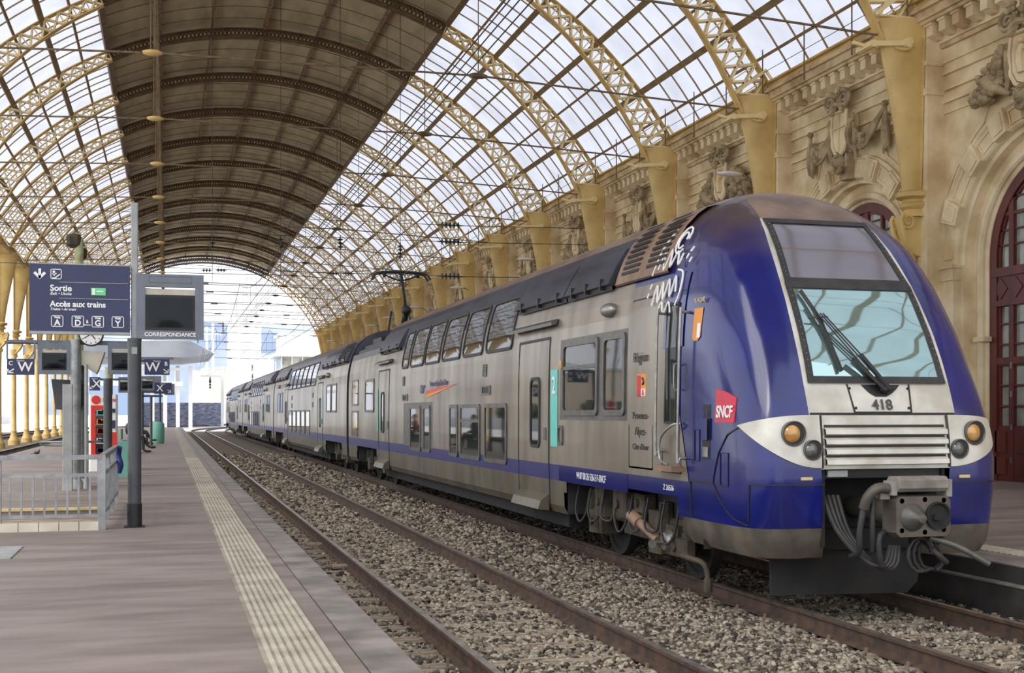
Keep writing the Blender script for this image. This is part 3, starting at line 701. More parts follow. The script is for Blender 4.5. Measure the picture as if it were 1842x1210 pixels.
for k in range(0, 15):
    kd = k % 2; o = ct[kd] if not used[kd] else copy_tree(ct[kd]); used[kd] += 1; o.location = (XW-.02, BAYC(k), 0); o.scale = (1.2, 1.12, .96) if kd == 0 else (1.2, 1.0, .96)
    o.location.z = .32
    tag(o, 'carved stone cartouche with %s on the facade, %s of its kind' % (('fruit clusters', 'drapery swags')[kd], ORD[k//2]), 'stone carving', ('fruit', 'swag')[kd]+' cartouches above the facade arches')

# windows and door in the arches
def arched_window(door):
    root = empty('door_1' if door else 'window_1'); rw = 2.13; x = .5
    b = MB()
    def ring(ra, rb, xa, xb, zb):
        A = arch_path(ra, ZS, 24, zb); B_ = arch_path(rb, ZS, 24, zb); b.grid([[(xb, y, z) for y, z in A], [(xa, y, z) for y, z in A], [(xa, y, z) for y, z in B_], [(xb, y, z) for y, z in B_]])
    ring(rw+.05, rw-.20, x-.08, x+.1, RPZ); ring(rw-.20, rw-.27, x-.03, x+.1, RPZ)
    b.box(x-.10, x+.08, -rw, rw, 5.02, 5.22); b.box(x-.05, x+.05, -rw, rw, 4.45, 5.02); b.box(x-.09, x+.08, -rw, rw, 4.34, 4.46)
    for i in range(8):    # diamond panels on the transom
        yc = -1.8+i*.515; b.prism([(x-.05, yc-.24, 4.74), (x-.05, yc, 4.98), (x-.05, yc+.24, 4.74), (x-.05, yc, 4.5)], (-.02, 0, 0))
    for y, wd in ((-1.45, .16), (-.75, .10), (0, .18), (.75, .10), (1.45, .16)):
        h = sqrt((rw-.1)**2-y*y); b.box(x-.06, x+.06, y-wd/2, y+wd/2, RPZ, 4.4); b.box(x-.06, x+.06, y-wd/2, y+wd/2, 5.2, ZS+h)
    b.box(x-.07, x+.06, -rw, rw, 3.0, 3.16); b.box(x-.05, x+.05, -rw, rw, ZS+.95, ZS+1.02)
    b.box(x-.05, x+.05, -rw, rw, RPZ, RPZ+1.25) if door else b.box(x-.05, x+.05, -rw, rw, RPZ, RPZ+1.9)
    if door:
        for y0, y1 in ((-2.05, -1.55), (-1.35, -.82), (-.68, -.1), (.1, .68), (.82, 1.35), (1.55, 2.05)):
            b.box(x-.08, x, y0+.06, y1-.06, RPZ+.15, RPZ+.55); b.box(x-.08, x, y0+.06, y1-.06, RPZ+.65, RPZ+1.15)
        for y in (-1.47, 0.02, 1.47):
            for z in (.9, 1.9, 2.5): pass
    zz = RPZ+1.25 if door else RPZ+1.9
    for y0, y1 in ((-2.05, -1.5), (-1.4, -.8), (-.7, -.08), (.08, .7), (.8, 1.4), (1.5, 2.05)):
        z = zz
        while z < 4.3:
            b.box(x-.035, x+.035, y0, y1, z-.02, z+.02); z += .47
    for z in (ZS+.28, ZS+.62, ZS+1.35, ZS+1.65):
        h = sqrt(max(0, (rw-.1)**2-(z-ZS)**2)); b.box(x-.03, x+.03, -h, h, z-.018, z+.018)
    b.build('door_frame' if door else 'window_frame', 'wood_red', root)
    g = MB(); A = arch_path(rw, ZS, 24); g.add([(x+.03, y, z) for y, z in A]+[(x+.03, 0, RPZ), (x+.03, 0, ZS)], [tuple([i for i in range(len(A))])]); g.build('glass', 'glass_pale', root)
    if door:
        h = MB()
        for z in (.75, 1.5, 2.25, 2.9): h.box(x-.10, x-.05, 1.40, 1.43, z, z+.14)
        h.build('hinge', 'steel', root)
    return root
dr = arched_window(True); dr.location = (XW, BAYC(0), 0); struct(dr)
wn = arched_window(False); wn.location = (XW, BAYC(1), 0); struct(wn)
for k in range(2, 12):
    o = copy_tree(wn); o.location = (XW, BAYC(k), 0); struct(o); o.name = 'window_%d' % k
# lamps on curved arms (white heads)
lm = empty('wall_lamp')
b = MB(); b.tube([(.55, 0, -1.3), (.40, 0, -.7), (.12, 0, -.22), (-.2, 0, -.02), (-.42, 0, .03)], .03, 7); b.build('arm', 'galv', lm, 50)
b = MB()
P = []
for t in range(9):
    yy = -.35-.85*t/8; wv = .02+.15*sin(pi*min(1, (t+.6)/8.6))**.6; P.append([(yy, wv*cos(2*pi*j/10), .02+wv*.5*sin(2*pi*j/10)) for j in range(11)])
b.grid(P); b.build('lamp_head', 'cream_light', lm, 60)
uv = [(1312, 314), (946, 467), (822, 518), (745, 553), (698, 572), (668, 586), (594, 613)]
for i, (u, v) in enumerate(uv):
    o = lm if i == 0 else copy_tree(lm); X = 17.2; yy = unproj(u, Xp=X-.75); z = zat(v, X-.75, yy); o.location = (X, yy, z)
    tag(o, 'white elongated lamp head on a curved arm by the facade, %s of seven' % ORD[i], 'lamp', 'white lamps along the facade')
# ------------------------------------------------------------------ train
PROF = [(1.33, .50), (1.385, .60), (1.40, .95), (1.405, 1.17), (1.405, 1.4), (1.405, 2.0), (1.40, 2.5), (1.39, 2.8), (1.372, 3.05), (1.34, 3.25), (1.298, 3.43), (1.25, 3.6), (1.185, 3.77), (1.08, 3.95), (.95, 4.09), (.78, 4.22), (.57, 4.32), (.3, 4.39), (0.001, 4.415)]
def Wz(z):
    for (w0, z0), (w1, z1) in zip(PROF[:-1], PROF[1:]):
        if z <= z1: return w0+(w1-w0)*max(0, (z-z0))/(z1-z0)
    return .001
def side(y, z, off=0):     # point on the near side surface (local x negative)
    w0, w1 = Wz(z-.05), Wz(z+.05); nz_ = (w0-w1)/.1; n = Vector((-1, 0, nz_)).normalized()
    return (-Wz(z)+n.x*off, y, z+n.z*off)
def rrect(y0, y1, z0, z1, r, per=3, nc=4):
    pts = []; cs = [(y1-r, z1-r, 0), (y0+r, z1-r, 90), (y0+r, z0+r, 180), (y1-r, z0+r, 270)]
    for q, (cy, cz, a0) in enumerate(cs):
        for i in range(nc+1): a = R_(a0+90*i/nc); pts.append((cy+r*cos(a), cz+r*sin(a)))
        ny, nzc, a1 = cs[(q+1) % 4]; A = pts[-1]; B_ = (ny+r*cos(R_(a1)), nzc+r*sin(R_(a1)))
        for i in range(1, per+1): t = i/(per+1); pts.append((A[0]+(B_[0]-A[0])*t, A[1]+(B_[1]-A[1])*t))
    return pts
def side_ring(b, o, i, off0, off1, mir=1):
    n = len(o); rows = []
    for P, of in ((o, 0), (o, off1), (i, off1), (i, off0)): rows.append([tuple(Vector(side(y, z, of))*1) for y, z in P]+[side(P[0][0], P[0][1], of)])
    b.grid(rows)
def side_fill(b, P, off, rings=4):
    cy = sum(p[0] for p in P)/len(P); cz = sum(p[1] for p in P)/len(P); rows = []
    for k in range(rings+1):
        t = 1-k/rings*.999; rows.append([side(cy+(y-cy)*t, cz+(z-cz)*t, off) for y, z in P]+[side(cy+(P[0][0]-cy)*t, cz+(P[0][1]-cz)*t, off)])
    b.grid(rows)
def window(root, y0, y1, z0, z1, fr=.055, r=.09, off=.018, mf='frame_grey', name='window', mid=None, mg='glass_dark'):
    b = MB(); side_ring(b, rrect(y0, y1, z0, z1, r), rrect(y0+fr, y1-fr, z0+fr, z1-fr, r*.7), .003, off)
    if mid: 
        for q in (y0+fr,): b.grid([[side(y, mid-.025, off*.9) for y in (y0+fr, y1-fr)], [side(y, mid+.025, off*.9) for y in (y0+fr, y1-fr)]])
    f = b.build(name, mf, root, 40); b = MB(); side_fill(b, rrect(y0+fr*.9, y1-fr*.9, z0+fr*.9, z1-fr*.9, r*.7), .008); b.build('pane', mg, f, 60); return f
def side_panel(b, y0, y1, z0, z1, off=.006, nz_=4):
    b.grid([[side(y0, z0+(z1-z0)*i/nz_, off), side(y1, z0+(z1-z0)*i/nz_, off)] for i in range(nz_+1)])
def side_line(b, pts, wd=.018, off=.006):
    for (ya, za), (yb, zb) in zip(pts[:-1], pts[1:]): b.bar(side(ya, za, off), side(yb, zb, off), wd, .008, up=(1, 0, 0))
def body(root, y0, y1, low=None, arches=(), mats=('silver_low', 'blue_stripe', 'silver', 'roof_blue', 'roof_brown', 'rubber', 'blue')):
    b = MB(); lo, hi = (low or (1e9, 1e9))
    ys = [y0, y1]
    for a, c in arches: ys += [a, c, a+.12, c-.12]
    if low: ys += [lo, hi]
    ys = sorted(set([round(y, 3) for y in ys if y0 <= y <= y1])); fin = []
    for a, c in zip(ys[:-1], ys[1:]):
        n = max(1, int((c-a)/1.2)); fin += [a+(c-a)*i/n for i in range(n)]
    fin.append(ys[-1]); ys = fin
    zz = PROF
    for s in (-1, 1):
        for a, c in zip(ys[:-1], ys[1:]):
            m_ = (a+c)/2; isl = lo < m_ < hi; cut = .50; 
            for q0, q1 in arches:
                if q0 < m_ < q1: cut = .95 if (q0+.12 < m_ < q1-.12) else .80
            for (w0, z0), (w1, z1) in zip(zz[:-1], zz[1:]):
                if z1 <= cut+1e-3 and cut > .5: continue
                if cut == .80 and z0 < .8 < z1: z0, w0 = .8, 1.393
                if isl and z0 >= 3.55: continue
                mi = 0 if z1 <= .951 else 1 if z1 <= 1.171 else 2 if z1 <= 3.431 else 3 if z1 <= 4.10 else 4
                b.m = mi; vs = [(s*w0, a, z0), (s*w0, c, z0), (s*w1, c, z1), (s*w1, a, z1)]
                b.add(vs, [(0, 1, 2, 3) if s > 0 else (3, 2, 1, 0)])
    b.m = 4
    if low: b.add([(-1.25, lo, 3.6), (1.25, lo, 3.6), (1.25, hi, 3.6), (-1.25, hi, 3.6)], [(0, 1, 2, 3)])
    if low:
        for yy in (lo, hi):
            P = [(w, z) for w, z in zz if z >= 3.59]; b.m = 3; b.add([(w, yy, z) for w, z in P]+[(-w, yy, z) for w, z in P[::-1]], [tuple(range(2*len(P)))])
    b.m = 5
    for yy in (y0, y1):
        if yy == y0 and root.get('nose'): continue
        top = 3.61 if (lo <= yy <= hi) else 9
        P = [(w, z) for w, z in zz if z <= top]; b.add([(w, yy, z) for w, z in P]+[(-w, yy, z) for w, z in P[::-1]], [tuple(range(2*len(P)))])
    # underside
    b.m = 0
    for a, c in zip(ys[:-1], ys[1:]):
        m_ = (a+c)/2; zc = .5
        for q0, q1 in arches:
            if q0 < m_ < q1: zc = .95
        b.m = 0 if zc == .5 else 5; b.add([(-1.36, a, zc), (1.36, a, zc), (1.36, c, zc), (-1.36, c, zc)], [(0, 1, 2, 3)])
    for q0, q1 in arches:
        b.m = 5
        for yy in (q0+.06, q1-.06): b.add([(-1.36, yy, .5), (1.36, yy, .5), (1.36, yy, .95), (-1.36, yy, .95)], [(0, 1, 2, 3)])
        for x in (-1.0, 1.0): b.add([(x, q0+.06, .6), (x, q1-.06, .6), (x, q1-.06, .95), (x, q0+.06, .95)], [(0, 1, 2, 3)])
    return b.build('body', list(mats), root, 32)
def bogie(root, yc, near=False):
    bg_ = MB()
    for s in (-1, 1):
        bg_.bevbox(s*.98-.08, s*.98+.08, yc-1.7, yc+1.7, .50, .68, .03, 'y'); bg_.box(s*.98-.1, s*.98+.1, yc-.4, yc+.4, .38, .62)
        for q in (-1, 1):
            y = yc+q*1.25; bg_.box(s*1.02-.12, s*1.02+.12, y-.17, y+.17, .30, .62); bg_.lathe([(.12, 0), (.13, .06), (.08, .1)], 12, (s*1.12, y, .46), 'x')
            for w in (-.34, .34): bg_.lathe([(.09, .55), (.10, .6), (.09, .65), (.10, .7), (.09, .75), (.10, .8), (.09, .86)], 10, (s*1.05, y+w, 0)); 
            bg_.lathe([(.11, .50), (.11, .56)], 10, (s*1.05, y-.34, 0)); bg_.lathe([(.11, .50), (.11, .56)], 10, (s*1.05, y+.34, 0))
    bg_.box(-1, 1, yc-.3, yc+.3, .45, .75); fr = bg_.build('bogie', 'under', root, 35)
    for q in (-1, 1):
        w = MB(); w.tube([(-.9, yc+q*1.25, .46), (.9, yc+q*1.25, .46)], .08, 10)
        for s in (-1, 1): w.lathe([(.12, -.03), (.20, -.05), (.38, -.04), (.46, -.06), (.46, .05), (.49, .07), (.49, .1), (.2, .1)] if False else [(.05, -.09), (.18, -.09), (.20, -.05), (.37, -.04), (.39, -.07), (.455, -.07), (.46, .05), (.10, .06)], 28, (s*.76, yc+q*1.25, .46), 'x')
        w.build('wheelset', 'under_dark', fr, 35)
    if near:
        b = MB(); b.tube([(-1.18, yc-.95, .42), (-1.20, yc-.3, .62)], [.055, .065], 10); b.tube([(-1.2, yc-.45, .57), (-1.21, yc-.2, .65)], [.085, .085], 10); b.build('damper', 'brown_vent', fr, 40)
        for x0, x1, ya, yb, z0, z1 in ((-1.24, -1.0, yc+.75, yc+1.1, .55, .93), (-1.24, -1.02, yc+.0, yc+.42, .60, .92), (-1.2, -1.0, yc-.5, yc-.2, .7, .92), (-1.15, -.95, yc-.9, yc-.55, .25, .75), (-1.18, -.9, yc+1.2, yc+1.5, .3, .6), (-1.2, -1.05, yc-1.75, yc-1.2, .3, .5)):
            b = MB(); b.bevbox(x0, x1, ya, yb, z0, z1, .03); b.lathe([(.05, x0-.03), (.05, x0)], 8, (0, (ya+yb)/2, (z0+z1)/2), 'x'); b.build('brake_box', 'under', fr)
        b = MB()
        for i in range(7):
            y = yc+1.75-i*.5; b.tube([(-1.22, y, .9), (-1.28, y-.02, .6), (-1.26, y-.12, .42+.05*(i % 3)), (-1.2, y-.22, .55), (-1.18, y-.3, .85)], .016, 6)
        b.build('brake_hose', 'rubber', fr, 50)
        b = MB(); b.tube([(-1.15, yc-1.2, .42), (-1.35, yc-1.25, .43), (-1.4, yc-1.3, .42)], [.03, .03, .05], 8); b.lathe([(.11, 0), (.13, -.04), (.1, -.12), (.05, -.13)], 14, (-1.12, yc-1.25, .44), 'x'); b.build('axle_sensor', 'steel', fr, 40)
        b = MB(); b.tube([(-1.15, yc-1.3, .32), (-1.2, yc-1.9, .32), (-1.2, yc-2.2, .31), (-1.2, yc-2.32, .24), (-1.2, yc-2.35, .1)], .03, 8); b.tube([(-1.2, yc-2.35, .16), (-1.2, yc-2.35, .02)], .05, 8); b.build('sand_pipe', 'under', fr, 40)
def door(root, y0, y1, z0, z1, wy0, wy1, wz0, wz1):
    b = MB(); side_ring(b, rrect(y0-.03, y1+.03, z0-.02, z1+.04, .03), rrect(y0+.0, y1-.0, z0, z1, .02), 0, .012); fr = b.build('door', ['rubber'], root, 40)
    b = MB(); side_panel(b, y0, y1, z0, .95, .004); b.m = 1; side_panel(b, y0, y1, .95, 1.17, .004); b.m = 2; side_panel(b, y0, y1, 1.17, z1, .004, 8); b.build('leaf', ['silver_low', 'blue_stripe', 'silver'], fr, 40)
    window(fr, wy0, wy1, wz0, wz1, .05, min(.12, (wy1-wy0)/2-.02), .022, 'rubber', 'door_window')
    b = MB(); ym = side(y0, z1+.22, .03); b.prism([(-1.38, y0-.3, z1+.20), (-1.46, y0-.3, z1+.18), (-1.46, y0-.3, z1+.23), (-1.36, y0-.3, z1+.28)], (0, y1-y0+.6, 0)); b.build('rain_gutter', 'frame_grey', fr)
    b = MB(); b.prism([(-1.39, y0+.02, z0+.12), (-1.52, y0+.02, z0+.02), (-1.56, y0+.02, z0-.1), (-1.39, y0+.02, z0-.12)], (0, y1-y0-.1, 0)); b.build('step_flap', 'silver_low', fr)
    b = MB(); b.box(-1.42, -1.38, y0+.1, y0+.22, 1.5, 1.68); b.build('door_button', 'frame_grey', fr)
def oval_lamp(root, y, z):
    b = MB(); b.ball(side(y, z, .02), .12, 12, 8, (.9, 1.7, .75)); b.build('camera_pod', 'steel', root, 60)
def vent_slots(root, y, z, wy, wz, n=5):
    b = MB(); side_ring(b, rrect(y-wy, y+wy, z-wz, z+wz, .02), rrect(y-wy+.02, y+wy-.02, z-wz+.02, z+wz-.02, .01), 0, .015)
    for i in range(n): zz = z-wz+.03+(2*wz-.06)*(i+.5)/n; side_line(b, [(y-wy, zz), (y+wy, zz)], (2*wz)/n*.5, .012)
    b.build('vent', 'frame_grey', root)
def roof_flap(root, y0, y1, z0=3.46, z1=3.95, m_='roof_blue'):
    b = MB(); rows = [(z0, .05), (z0, .11), (z0+.06, .10), ((z0+z1)/2, .07), (z1-.05, .05), (z1, .0)]
    n = max(2, int((y1-y0)/.8)); b.grid([[side(y0+(y1-y0)*i/n, z, of) for i in range(n+1)] for z, of in rows])
    for yy in (y0, y1): P = [side(yy, z, of) for z, of in rows]+[side(yy, z, 0) for z, of in rows[::-1]]; b.add(P, [tuple(range(len(P)))])
    o = b.build('roof_flap', m_, root, 40)
    b = MB(); b.grid([[side(y0, z0-.05, .03), side(y1, z0-.05, .03)], [side(y0, z0+.01, .06), side(y1, z0+.01, .06)]])
    for y in [y0+.3, (y0+y1)/2, y1-.3]: b.box(-1.40, -1.30, y-.02, y+.02, z0-.02, z0+.12)
    b.build('flap_gap', 'black', o)

# ---- leading cab car (local y = world Y - 10.0)
L0 = 10.0
car = empty('cab_car', (XT, L0, 0)); car['nose'] = 1
tag(car, 'blue and silver double-deck cab car with the rounded windscreen nose, leading the train', 'train car')
yN = 3.6          # nose loft ends here
LQ = lambda Y: Y-L0
body(car, yN, 26.8, low=(21.7, 26.8), arches=((LQ(11.5), LQ(16.05)), (LQ(31.6), LQ(35.2))))
for i, (a, c) in enumerate(((18.7, 20.4), (20.6, 22.1), (22.3, 23.9), (24.1, 25.6), (25.7, 27.2), (27.4, 28.2))): window(car, LQ(a), LQ(c), 2.90, 3.78, .05, .14, .02, 'rubber', 'upper_window')
for a, c, md in ((18.95, 20.4, None), (20.7, 22.2, 1.75), (22.4, 23.1, None), (24.9, 25.6, None), (25.9, 27.1, None)): window(car, LQ(a), LQ(c), 1.06, 2.05, .07, .08, .02, mid=md, name='lower_window')
b = MB(); side_panel(b, LQ(24.7), LQ(27.9), 1.15, 2.12, .003); b.build('window_band', 'frame_grey', car)
door(car, LQ(16.72), LQ(18.25), .62, 2.94, LQ(17.12), LQ(17.62), 1.38, 2.42)
door(car, LQ(29.85), LQ(31.35), .62, 2.94, LQ(30.5), LQ(30.95), 1.38, 2.42)
b = MB(); side_panel(b, LQ(16.3), LQ(16.62), 1.42, 2.5, .006); b.build('class_stripe', 'teal', car)
b = MB(); side_panel(b, LQ(31.45), LQ(31.6), 1.42, 2.5, .006); b.build('class_stripe', 'teal', car)
text('class_number', '2', .34, 'white', car, face_side(-1.415, LQ(16.46), 2.27), bold=.004)
b = MB(); side_panel(b, LQ(13.5), LQ(16.2), 1.80, 2.90, .004, 8); pnl = b.build('window_band', 'frame_grey', car)
window(car, LQ(14.62), LQ(16.08), 1.86, 2.86, .07, .09, .026, mid=2.5, name='side_window'); window(car, LQ(13.66), LQ(14.46), 1.86, 2.86, .07, .09, .026, name='side_window')
window(car, LQ(32.1), LQ(33.6), 1.9, 2.8, .07, .09, .02, name='side_window')
b = MB(); b.box(-1.44, -1.40, LQ(16.05), LQ(16.15), 2.5, 2.62); b.build('marker_lamp', 'amber', car)
b = MB(); side_ring(b, rrect(LQ(16.05), LQ(16.27), 1.45, 1.72, .05), rrect(LQ(16.09), LQ(16.23), 1.49, 1.68, .04), .002, .02); b.build('card_reader', 'frame_grey', car)
for y, z in ((LQ(20.4), 2.62), (LQ(27.9), 2.62)): vent_slots(car, y, z, .12, .11)
for y, z in ((LQ(20.3), 2.28), (LQ(27.7), 2.24)):
    b = MB(); side_ring(b, rrect(y-.3, y+.3, z-.08, z+.08, .02), rrect(y-.22, y+.22, z-.05, z+.05, .01), .002, .016); b.build('grille_plate', 'frame_grey', car); 
    b = MB(); side_fill(b, rrect(y-.22, y+.22, z-.05, z+.05, .01), .004); b.build('grille_plate', 'black', car)
oval_lamp(car, LQ(14.3), 3.16)
roof_flap(car, LQ(16.1), LQ(18.5)); roof_flap(car, LQ(14.3), LQ(16.05)); roof_flap(car, LQ(28.6), LQ(31.4), 3.42, 3.9)
# vent hood (brown louvres)
b = MB(); rows = [(3.44, .02), (3.45, .05), (3.6, .045), (3.77, .04), (3.95, .035), (4.09, .03), (4.2, .02), (4.25, 0)]
b.grid([[side(y, z, of) for y in (LQ(12.55), LQ(13.0), LQ(13.6), LQ(14.2))] for z, of in rows]); P = [side(LQ(14.2), z, of) for z, of in rows]+[side(LQ(14.2), z, 0) for z, of in rows[::-1]]; b.add(P, [tuple(range(len(P)))])
hd = b.build('vent_hood', 'brown_vent', car, 40)
for a, c in ((13.5, 14.05), (12.7, 13.25)):
    b = MB()
    for i in range(9):
        z = 3.55+.066*i; b.grid([[side(LQ(a), z, .056), side(LQ(c), z, .056)], [side(LQ(a), z+.036, .056), side(LQ(c), z+.036, .056)]])
    b.build('louvre', 'black', hd)
# stickers, text and access panel with region name
b = MB(); side_ring(b, rrect(LQ(12.8), LQ(13.55), 1.25, 3.22, .02), rrect(LQ(12.82), LQ(13.53), 1.27, 3.20, .02), .0, .006); ap = b.build('access_panel', 'rubber', car)
b = MB()
for y, z in ((13.35, 2.92), (13.0, 2.94)):
    for q in (0, 1): b.grid([[side(LQ(y), z+q*.09, .004), side(LQ(y+.09), z+q*.09, .004)], [side(LQ(y), z+.06+q*.09, .004), side(LQ(y+.09), z+.06+q*.09, .004)]])
b.build('slot', 'black', ap)
for s_, z, sz in (('Région', 2.53, .165), ('Provence-', 1.86, .12), ('Alpes-', 1.68, .14), ('Côte d\'Azur', 1.50, .10)):
    text('panel_text', s_, sz, 'text_dark', ap, face_side(-1.415, LQ(13.17), z))
def shield_badge(root, yc, zc, w_, h_):
    b = MB(); P = [(yc-w_, zc+h_), (yc+w_, zc+h_), (yc+w_, zc-h_*.75), (yc+w_*.4, zc-h_), (yc-w_*.6, zc-h_), (yc-w_, zc-h_*.8)]
    b.prism([(-1.41, y, z) for y, z in P], (.008, 0, 0)); o = b.build('coat_of_arms', 'orange', root)
    b = MB()
    for i in range(3): b.box(-1.416, -1.408, yc+w_*(.15+.28*i), yc+w_*(.28+.28*i), zc-h_*.75, zc+h_*.9)
    b.build('stripe', 'red_logo', o); b = MB(); b.box(-1.417, -1.408, yc-w_*.85, yc, zc-h_*.7, zc-.02); b.build('quarter', 'white', o)
    b = MB(); b.ball((-1.417, yc-w_*.45, zc-h_*.35), w_*.22, 6, 5, (.1, 1, 1)); b.ball((-1.417, yc-w_*.45, zc-h_*.52), w_*.28, 6, 5, (.1, 1, .6)); b.build('emblem', 'red', o)
    b = MB(); b.tube([(-1.417, yc-w_*.3, zc+h_*.7), (-1.417, yc-w_*.6, zc+h_*.4), (-1.417, yc-w_*.35, zc+h_*.2)], .012, 5); b.build('emblem', 'sign_navy', o)
shield_badge(car, LQ(13.15), 2.19, .14, .15)
text('car_number', '94 87 00 26 536-5 F-SNCF', .13, 'white', car, face_side(-1.412, LQ(14.9), 1.06), sx=.8)
text('car_number', 'Z 26536', .085, 'white', car, face_side(-1.415, LQ(12.35), 1.08))
# operator livery mark on the side
text('livery_text', 'Provence-Alpes-Côte d\'Azur', .17, 'blue_stripe', car, face_side(-1.412, LQ(24.1), 2.49), sx=.85)
b = MB(); b.prism([(-1.41, LQ(25.3), 2.28), (-1.41, LQ(22.6), 2.43), (-1.41, LQ(25.3), 2.20)], (.005, 0, 0)); b.build('livery_swoosh', 'orange', car)
b = MB(); b.prism([(-1.412, LQ(25.3), 2.36), (-1.412, LQ(22.4), 2.44), (-1.412, LQ(25.3), 2.28)], (.005, 0, 0)); b.build('livery_swoosh', 'red', car)
text('livery_mark', 'ter', .36, 'blue_stripe', car, face_side(-1.413, LQ(25.75), 2.42), bold=.006, shear=.3)
# blue front zone panels on the body side
# bottom blue apron ahead of the door
b = MB()
side_panel(b, yN, LQ(16.25), .955, 1.17, .003); b.build('blue_apron', 'blue', car)
# ---- nose loft
def lerp_tab(T, z):
    if z <= T[0][0]: return T[0][1]
    for (z0, a), (z1, c) in zip(T[:-1], T[1:]):
        if z <= z1: t = (z-z0)/(z1-z0); return a+(c-a)*t
    return T[-1][1]
YC = [(.4, .52), (.6, .46), (.85, .40), (1.2, .36), (1.45, .36), (1.7, .385), (1.9, .42), (2.1, .49), (2.4, .605), (2.7, .75), (3.0, .925), (3.2, 1.06), (3.4, 1.215), (3.6, 1.38), (3.8, 1.57), (3.98, 1.78), (4.13, 2.0), (4.25, 2.2), (4.33, 2.38), (4.38, 2.55), (4.415, 2.9)]
NN = [(.4, 12), (1.45, 12), (1.9, 9), (2.4, 7), (3.0, 6), (3.6, 6), (4.0, 5), (4.415, 4)]
def fpt(x, z):      # front surface point for lateral x
    W = max(Wz(z), .01); D = yN-lerp_tab(YC, z); n = lerp_tab(NN, z); return (x, yN-D*(max(0, 1-min(1, abs(x)/W)**n))**(1/n), z)
def lpt(be, z, s):  # loft point by angle be
    W = max(Wz(z), .01); D = yN-lerp_tab(YC, z); n = lerp_tab(NN, z); sb, cb = sin(be), cos(be); r = (abs(sb)**n+abs(cb)**n)**(-1/n); return (s*W*r*sb, yN-D*r*cb, z)
XM = [(.8, .66), (1.36, .70), (1.88, .80), (2.2, .80), (2.7, .785), (3.2, .75), (3.6, .705), (3.85, .65), (4.02, .60), (4.2, .56), (4.33, .42), (4.415, .1)]
zr = [.80, .85, .9, 1.0, 1.1, 1.2, 1.28, 1.36]+[1.36+.052*i for i in range(1, 10)]+[1.88]+[1.88+.08*i for i in range(1, 17)]+[3.2+.05*i for i in range(0, 16)]+[3.98, 4.02, 4.06, 4.10, 4.14, 4.18, 4.22, 4.26, 4.30, 4.33, 4.355, 4.375, 4.39, 4.405, 4.412]
zr = sorted(set(round(z, 3) for z in zr))
def bmask(z):
    W = Wz(z); x = min(lerp_tab(XM, z), W*.8); n = lerp_tab(NN, z); q = x/W; return math.atan2(q, (1-q**n)**(1/n))
NI, NO = 14, 34
def ncol(z, s):
    bm = bmask(z); bs = [bm*i/NI for i in range(NI+1)]+[bm+(pi/2-bm)*i/NO for i in range(1, NO+1)]; return [lpt(q, z, s) for q in bs]
shells = {'nose_shell': ('blue', lambda i, z: i >= NI and z < 9), 'front_mask': ('mask_silver', lambda i, z: i < NI and 1.36 <= z < 3.94), 'roof_cap': ('roof_brown', lambda i, z: i < NI and z >= 3.94)}
parts = {}
for nm_, (mt, cond) in shells.items():
    b = MB()
    for s in (-1, 1):
        cols = [ncol(z, s) for z in zr]
        for r in range(len(zr)-1):
            for i in range(NI+NO):
                if zr[r] < .945 and cols[r][i][1] > 2.05: continue
                if cond(i, zr[r]):
                    f = [cols[r][i], cols[r][i+1], cols[r+1][i+1], cols[r+1][i]]; b.add(f if s > 0 else f[::-1], [(0, 1, 2, 3)])
    # weld duplicate vertices
    key = {}; nv = []; idx = []
    for v in b.v:
        k_ = tuple(round(c, 4) for c in v)
        if k_ not in key: key[k_] = len(nv); nv.append(v)
        idx.append(key[k_])
    b.v = nv; b.f = [tuple(dict.fromkeys(idx[i] for i in f)) for f in b.f]; keep = [len(f) > 2 for f in b.f]; b.mi = [m for m, k_ in zip(b.mi, keep) if k_]; b.f = [f for f in b.f if len(f) > 2]
    parts[nm_] = b.build(nm_, mt, car, 45)
# silver side skin between the blue nose and the body
b = MB()
def spt(y, z, off=.006):   # near-side loft surface point at given y
    W = Wz(z); D = yN-lerp_tab(YC, z); n = lerp_tab(NN, z); q = max(0, min(1, (yN-y)/D)); x = W*(1-q**n)**(1/n); return (-x-off, y, z)
BL = lambda z: LQ(11.72)+.34*(z-1.17)+.10
rows = [1.175+.1*i for i in range(0, 22)]+[3.37]
b.grid([[spt(BL(z)+(yN-BL(z))*i/12, z) for i in range(13)] for z in rows]); b.build('side_skin', 'silver', car, 40)
